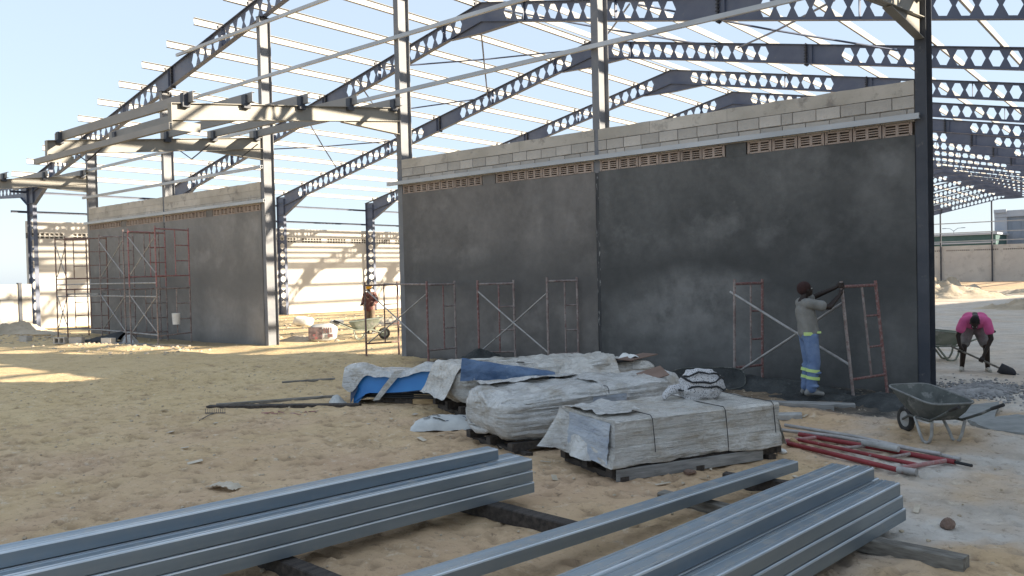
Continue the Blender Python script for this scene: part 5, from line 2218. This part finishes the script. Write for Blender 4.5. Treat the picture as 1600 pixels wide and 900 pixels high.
def head(mb, c, fx, fz, s_=1.0):
    """c: centre, fx: face direction, fz: crown direction"""
    fx = fx.normalized()
    fz = (fz - fx * fz.dot(fx)).normalized()
    fy = fz.cross(fx)
    ax = (fx, fy, fz)
    P = lambda x, y, z: c + (fx * x + fy * y + fz * z) * s_
    mb.ball(P(-.008, 0, .03), V(.098, .077, .09) * s_, 14, 10, ax)
    mb.ball(P(.022, 0, -.045), V(.070, .056, .068) * s_, 12, 8, ax)
    mb.ball(P(.062, 0, -.088), V(.026, .026, .02) * s_, 8, 6, ax)          # chin
    mb.ball(P(.098, 0, -.018), V(.017, .014, .022) * s_, 8, 6, ax)         # nose
    mb.ball(P(.086, 0, .016), V(.013, .05, .012) * s_, 8, 6, ax)           # brow
    mb.ball(P(.083, 0, -.058), V(.017, .026, .010) * s_, 8, 6, ax)         # mouth
    for sy in (-1, 1):
        mb.ball(P(-.005, sy * .079, -.012), V(.021, .010, .032) * s_, 8, 6, ax)
        mb.ball(P(.062, sy * .042, -.03), V(.022, .018, .024) * s_, 8, 6, ax)
    return P, ax


def eyes(P, ax, parent):
    for sy in (-1, 1):
        mb = MB()
        mb.ball(P(.083, sy * .031, .0), .0105, 8, 6)
        mb.build('eye', M['white'], parent)


def shoe_mb(heel, toe, w=.045):
    mb = MB()
    d = (toe - heel)
    capsule(mb, [heel + V(0, 0, .04), heel + d * .45 + V(0, 0, .045), toe + V(0, 0, .03)], [.043, .043, .034], 9)
    capsule(mb, [heel + V(0, 0, .04), heel + d * .12 + V(0, 0, .10)], [.045, .042], 9)
    return mb


# --- man at the wall
tpos = V(*at(5, 0, 1.60))
mpos = V(4.80, -1.66, 0)
mz = zg(4.80, -1.66) + .085
ma = math.atan2(tpos.y - mpos.y, tpos.x - mpos.x)
man = thing('person', 'man in red-brown knit cap and blue work trousers reaching up to the leaning scaffold frame', 'person', (mpos.x, mpos.y, mz), ma)
inv = Matrix.Rotation(-ma, 3, 'Z')
def loc(p):
    return inv @ (V(*p) - V(mpos.x, mpos.y, mz))
legA = (loc(at(5, 0, 1.75)) - loc(at(5, 0, 1.45))).normalized()
hR, hL = loc(at(5, 0, 1.63)), loc(at(5, 0, 1.74))
mb = MB()
Pm, axm = head(mb, V(-.035, 0, 1.605), V(1, .1, .28), V(-.25, 0, 1))
capsule(mb, [V(-.075, 0, 1.44), V(-.05, 0, 1.55)], [.058, .054])
capsule(mb, [V(0, 0, .95), V(-.015, 0, 1.10), V(-.05, 0, 1.30), V(-.075, 0, 1.42)], [.125, .115, .125, .085])
for sy in (-1, 1):
    capsule(mb, [V(-.06, 0, 1.40), V(-.055, sy * .17, 1.41)], [.075, .062])
    capsule(mb, [V(0, sy * .09, .95), V(.035, sy * .10, .52), V(-.02 if sy < 0 else .0, sy * .10, .09)], [.09, .058, .042])
eR, eL = V(.225, -.235, 1.345), V(.19, .185, 1.50)
wR = hR + (eR - hR).normalized() * .10
wL = hL + (eL - hL).normalized() * .10
capsule(mb, [V(-.055, -.18, 1.41), eR, wR], [.054, .044, .029])
capsule(mb, [V(-.055, .18, 1.41), eL, wL], [.054, .044, .029])
grip(mb, wR, hR, legA, 1)
grip(mb, wL, hL, legA, -1)
body = fuse(mb, 'body', M['skin'], man, .009, 4)
eyes(Pm, axm, man)
mb = MB()
capsule(mb, [V(-.005, 0, .97), V(-.02, 0, 1.08), V(-.05, 0, 1.28), V(-.07, 0, 1.385)], [.155, .142, .15, .10], 14)
for sy in (-1, 1):
    capsule(mb, [V(-.005, sy * .05, .97), V(-.03, sy * .06, 1.2), V(-.055, sy * .08, 1.37)], [.138, .125, .10], 12)
    e_ = eR if sy < 0 else eL
    sh = V(-.055, sy * .175, 1.405)
    capsule(mb, [V(-.06, sy * .08, 1.39), sh, sh + (e_ - sh) * .42, sh + (e_ - sh) * .62], [.095, .080, .077, .083], 12)
for k in range(7):
    a = k * 2.1
    capsule(mb, [V(.12 * math.cos(a), .14 * math.sin(a), .985 + .015 * (k % 3)), V(.10 * math.cos(a + .7), .13 * math.sin(a + .7), 1.06 + .02 * (k % 2))], [.05, .03], 7)
fuse(mb, 'shirt', M['tee_grey'], man, .012, 5)
mb = MB()
capsule(mb, [V(-.005, -.055, .93), V(-.005, .055, .93)], [.130, .130], 14)
capsule(mb, [V(-.01, 0, .99), V(-.005, 0, .93)], [.125, .135], 14)
for sy in (-1, 1):
    capsule(mb, [V(-.005, sy * .08, .90), V(.02, sy * .095, .68), V(.04, sy * .10, .50), V(.01, sy * .10, .30), V(-.015, sy * .10, .11)], [.115, .102, .092, .085, .080], 12)
    for k in range(4):
        z = .45 - .1 * k
        mb.ball(V(.02 + .03 * math.sin(k * 2), sy * .10 + .02 * math.cos(k * 3), z), (.095, .09, .03), 10, 6)
tr = fuse(mb, 'trousers', M['denim'], man, .012, 4)
for sy in (-1, 1):
    for z in (.27, .38):
        mb = MB()
        mb.tube([V(.012, sy * .10, z - .022), V(.018, sy * .10, z + .022)], .101, 18)
        mb.build('reflective_band', M['hivis'], tr)
mb = MB()
mb.box((-.07, -.165, .945), (.13, .035, .05))
mb.build('reflective_band', M['hivis'], tr)
mb = MB()
mb.box((.09, -.15, .965), (.07, .03, .03))
mb.build('reflective_band', M['hivis'], tr)
fuse(shoe_mb(V(-.08, -.10, 0), V(.15, -.12, 0)), 'shoe', M['shoe'], man, .011, 3)
fuse(shoe_mb(V(-.06, .10, 0), V(.17, .11, .0)), 'shoe', M['shoe'], man, .011, 3)
mb = MB()
mb.ball(Pm(-.02, 0, .048), V(.108, .092, .092), 16, 12, axm)
mb.ball(Pm(-.06, 0, .02), V(.07, .08, .075), 12, 8, axm)
fuse(mb, 'knit_cap', M['beanie'], man, .010, 2)

# --- bending man with the shovel
bp = V(6.13, 3.25, 0)
ba = R(-76)
bz = zg(bp.x, bp.y)
man2 = thing('person', 'man in pink shirt bending over a shovel at the right', 'person', (bp.x, bp.y, bz), ba)
S0, S1 = V(.33, -.36, .47), V(.42, .36, .12)
sd = (S1 - S0).normalized()
h1 = S0 + sd * .12
h2 = S0 + sd * .50
mb = MB()
P2, ax2 = head(mb, V(.46, -.02, .935), V(.62, -.05, -.75), V(.72, 0, .55))
capsule(mb, [V(.30, 0, 1.0), V(.42, -.01, .98)], [.06, .056])
capsule(mb, [V(-.22, 0, .84), V(-.08, 0, .94), V(.14, 0, 1.0), V(.29, 0, 1.0)], [.12, .11, .125, .085])
for sy in (-1, 1):
    capsule(mb, [V(.24, 0, .99), V(.26, sy * .18, .97)], [.08, .062])
    kn = V(.10, sy * .185, .46)
    capsule(mb, [V(-.2, sy * .10, .80), kn, V(0.0, sy * .21, .09)], [.095, .060, .042])
    el = V(.27, sy * .285, .69) if sy < 0 else V(.31, .25, .64)
    hh = h1 if sy < 0 else h2
    wr = hh + (el - hh).normalized() * .10
    capsule(mb, [V(.26, sy * .185, .96), el, wr], [.054, .044, .029])
    grip(mb, wr, hh, sd, -sy)
fuse(mb, 'body', M['skin'], man2, .009, 4)
eyes(P2, ax2, man2)
mb = MB()
mb.ball(P2(-.02, 0, .045), V(.100, .083, .088), 14, 10, ax2)
fuse(mb, 'hair', M['hair'], man2, .010, 2)
mb = MB()
for sy in (-1, 0, 1):
    capsule(mb, [V(-.17, sy * .06, .88), V(-.05, sy * .07, .94), V(.13, sy * .09, .99), V(.26, sy * .08, .98)], [.125, .125, .135, .10], 12)
for sy in (-1, 1):
    el = V(.27, sy * .285, .69) if sy < 0 else V(.31, .25, .64)
    sh = V(.26, sy * .185, .96)
    capsule(mb, [V(.23, sy * .08, .98), sh, sh + (el - sh) * .55], [.095, .082, .085], 12)
fuse(mb, 'shirt', M['pink'], man2, .012, 5)
mb = MB()
for sy in (-1, 1):
    kn = V(.10, sy * .185, .46)
    hp = V(-.21, sy * .09, .81)
    capsule(mb, [V(-.21, 0, .83), hp, hp + (kn - hp) * .45, hp + (kn - hp) * .80], [.125, .125, .108, .095], 12)
fuse(mb, 'shorts', M['shorts'], man2, .012, 4)
for sy in (-1, 1):
    fuse(shoe_mb(V(-.05, sy * .21, 0), V(.18, sy * .24, 0)), 'shoe', M['shoe_pale'], man2, .011, 3)
rot = Matrix.Rotation(ba, 3, 'Z')
W2 = lambda v: rot @ v + V(bp.x, bp.y, bz)
sho = thing('shovel', 'dark round shovel held low by the man in the pink shirt', 'shovel', tuple(W2(S1)), 0)
L_ = lambda v: W2(v) - W2(S1)
mb = MB()
mb.tube([L_(S0 - sd * .05), L_(S1 + sd * .03)], .018, 8)
mb.build('shaft', M['timber_grey'], sho)
mb = MB()
sidev = sd.cross(V(0, 0, 1)).normalized()
upn = sidev.cross(sd)
sidev, upn = sidev * .62 + upn * .78, upn * .62 - sidev * .78
def blade(i, j):
    u, v = j / 10, i / 8 * 2 - 1
    wdt = .13 * (1 if u < .55 else math.sqrt(max(.02, 1 - ((u - .55) / .47) ** 2)))
    p = S1 + sd * (.28 * u) + sidev * (wdt * v) + upn * (.03 * v * v - .02)
    p.z = max(.006, p.z)
    return tuple(L_(p))
mb.grid(blade, 8, 10)
o = mb.build('blade', M['steel_dark'], sho)
md = o.modifiers.new('thickness', 'SOLIDIFY')
md.thickness = .004

# --- man with the hard hat inside the left doorway
cp = V(-13.05, 4.75, 0)
ca = math.atan2(-.77, .30)
cz = zg(cp.x, cp.y)
man3 = thing('person', 'man in maroon jacket and yellow hard hat standing in the sunlit left doorway', 'person', (cp.x, cp.y, cz), ca)
mb = MB()
P3_, ax3 = head(mb, V(.04, 0, 1.60), V(1, .2, -.35), V(.3, 0, 1))
capsule(mb, [V(0, 0, 1.44), V(.03, 0, 1.55)], [.058, .054])
capsule(mb, [V(0, 0, .95), V(0, 0, 1.1), V(0, 0, 1.3), V(0, 0, 1.42)], [.125, .115, .125, .085])
bar0 = V(.30, 0, .98)
for sy in (-1, 1):
    capsule(mb, [V(0, 0, 1.40), V(0, sy * .18, 1.41)], [.075, .062])
    capsule(mb, [V(0, sy * .09, .95), V(.03, sy * .11, .52), V(0, sy * .12, .09)], [.09, .058, .042])
    el = V(-.02, sy * .27, 1.14)
    hc = V(.24, sy * .20, 1.02)
    wr = hc + (el - hc).normalized() * .09
    capsule(mb, [V(0, sy * .185, 1.40), el, wr], [.054, .044, .029])
    grip(mb, wr, hc, V(0, 1, .1), sy)
fuse(mb, 'body', M['skin'], man3, .010, 4)
eyes(P3_, ax3, man3)
mb = MB()
for sy in (-1, 0, 1):
    capsule(mb, [V(0, sy * .05, .90), V(-.01, sy * .06, 1.1), V(0, sy * .08, 1.36)], [.145, .135, .12], 12)
for sy in (-1, 1):
    el = V(-.02, sy * .27, 1.14)
    hc = V(.24, sy * .20, 1.02)
    capsule(mb, [V(0, sy * .09, 1.38), V(0, sy * .18, 1.40), el, el + (hc - el) * .55], [.10, .082, .068, .058], 12)
fuse(mb, 'jacket', M['maroon'], man3, .013, 4)
mb = MB()
capsule(mb, [V(0, -.05, .92), V(0, .05, .92)], [.125, .125], 12)
for sy in (-1, 1):
    capsule(mb, [V(0, sy * .08, .90), V(.03, sy * .105, .5), V(0, sy * .12, .11)], [.11, .085, .075], 12)
fuse(mb, 'trousers', M['trouser'], man3, .013, 4)
for sy in (-1, 1):
    fuse(shoe_mb(V(-.07, sy * .12, 0), V(.17, sy * .14, 0)), 'shoe', M['shoe'], man3, .012, 3)
mb = MB()
def hat(i, j):
    a, th = 2 * math.pi * i / 20, math.pi / 2 * j / 8
    return tuple(P3_(-.005 + .122 * math.sin(th) * math.cos(a), .10 * math.sin(th) * math.sin(a), .045 + .10 * math.cos(th)))
mb.grid(hat, 20, 8, closed_u=True)
mb.prism([P3_(.155 * math.cos(2 * math.pi * i / 20) - .0, .108 * math.sin(2 * math.pi * i / 20), .04) for i in range(20)], (P3_(0, 0, .01) - P3_(0, 0, 0)))
mb.build('hard_hat', M['hardhat'], man3)
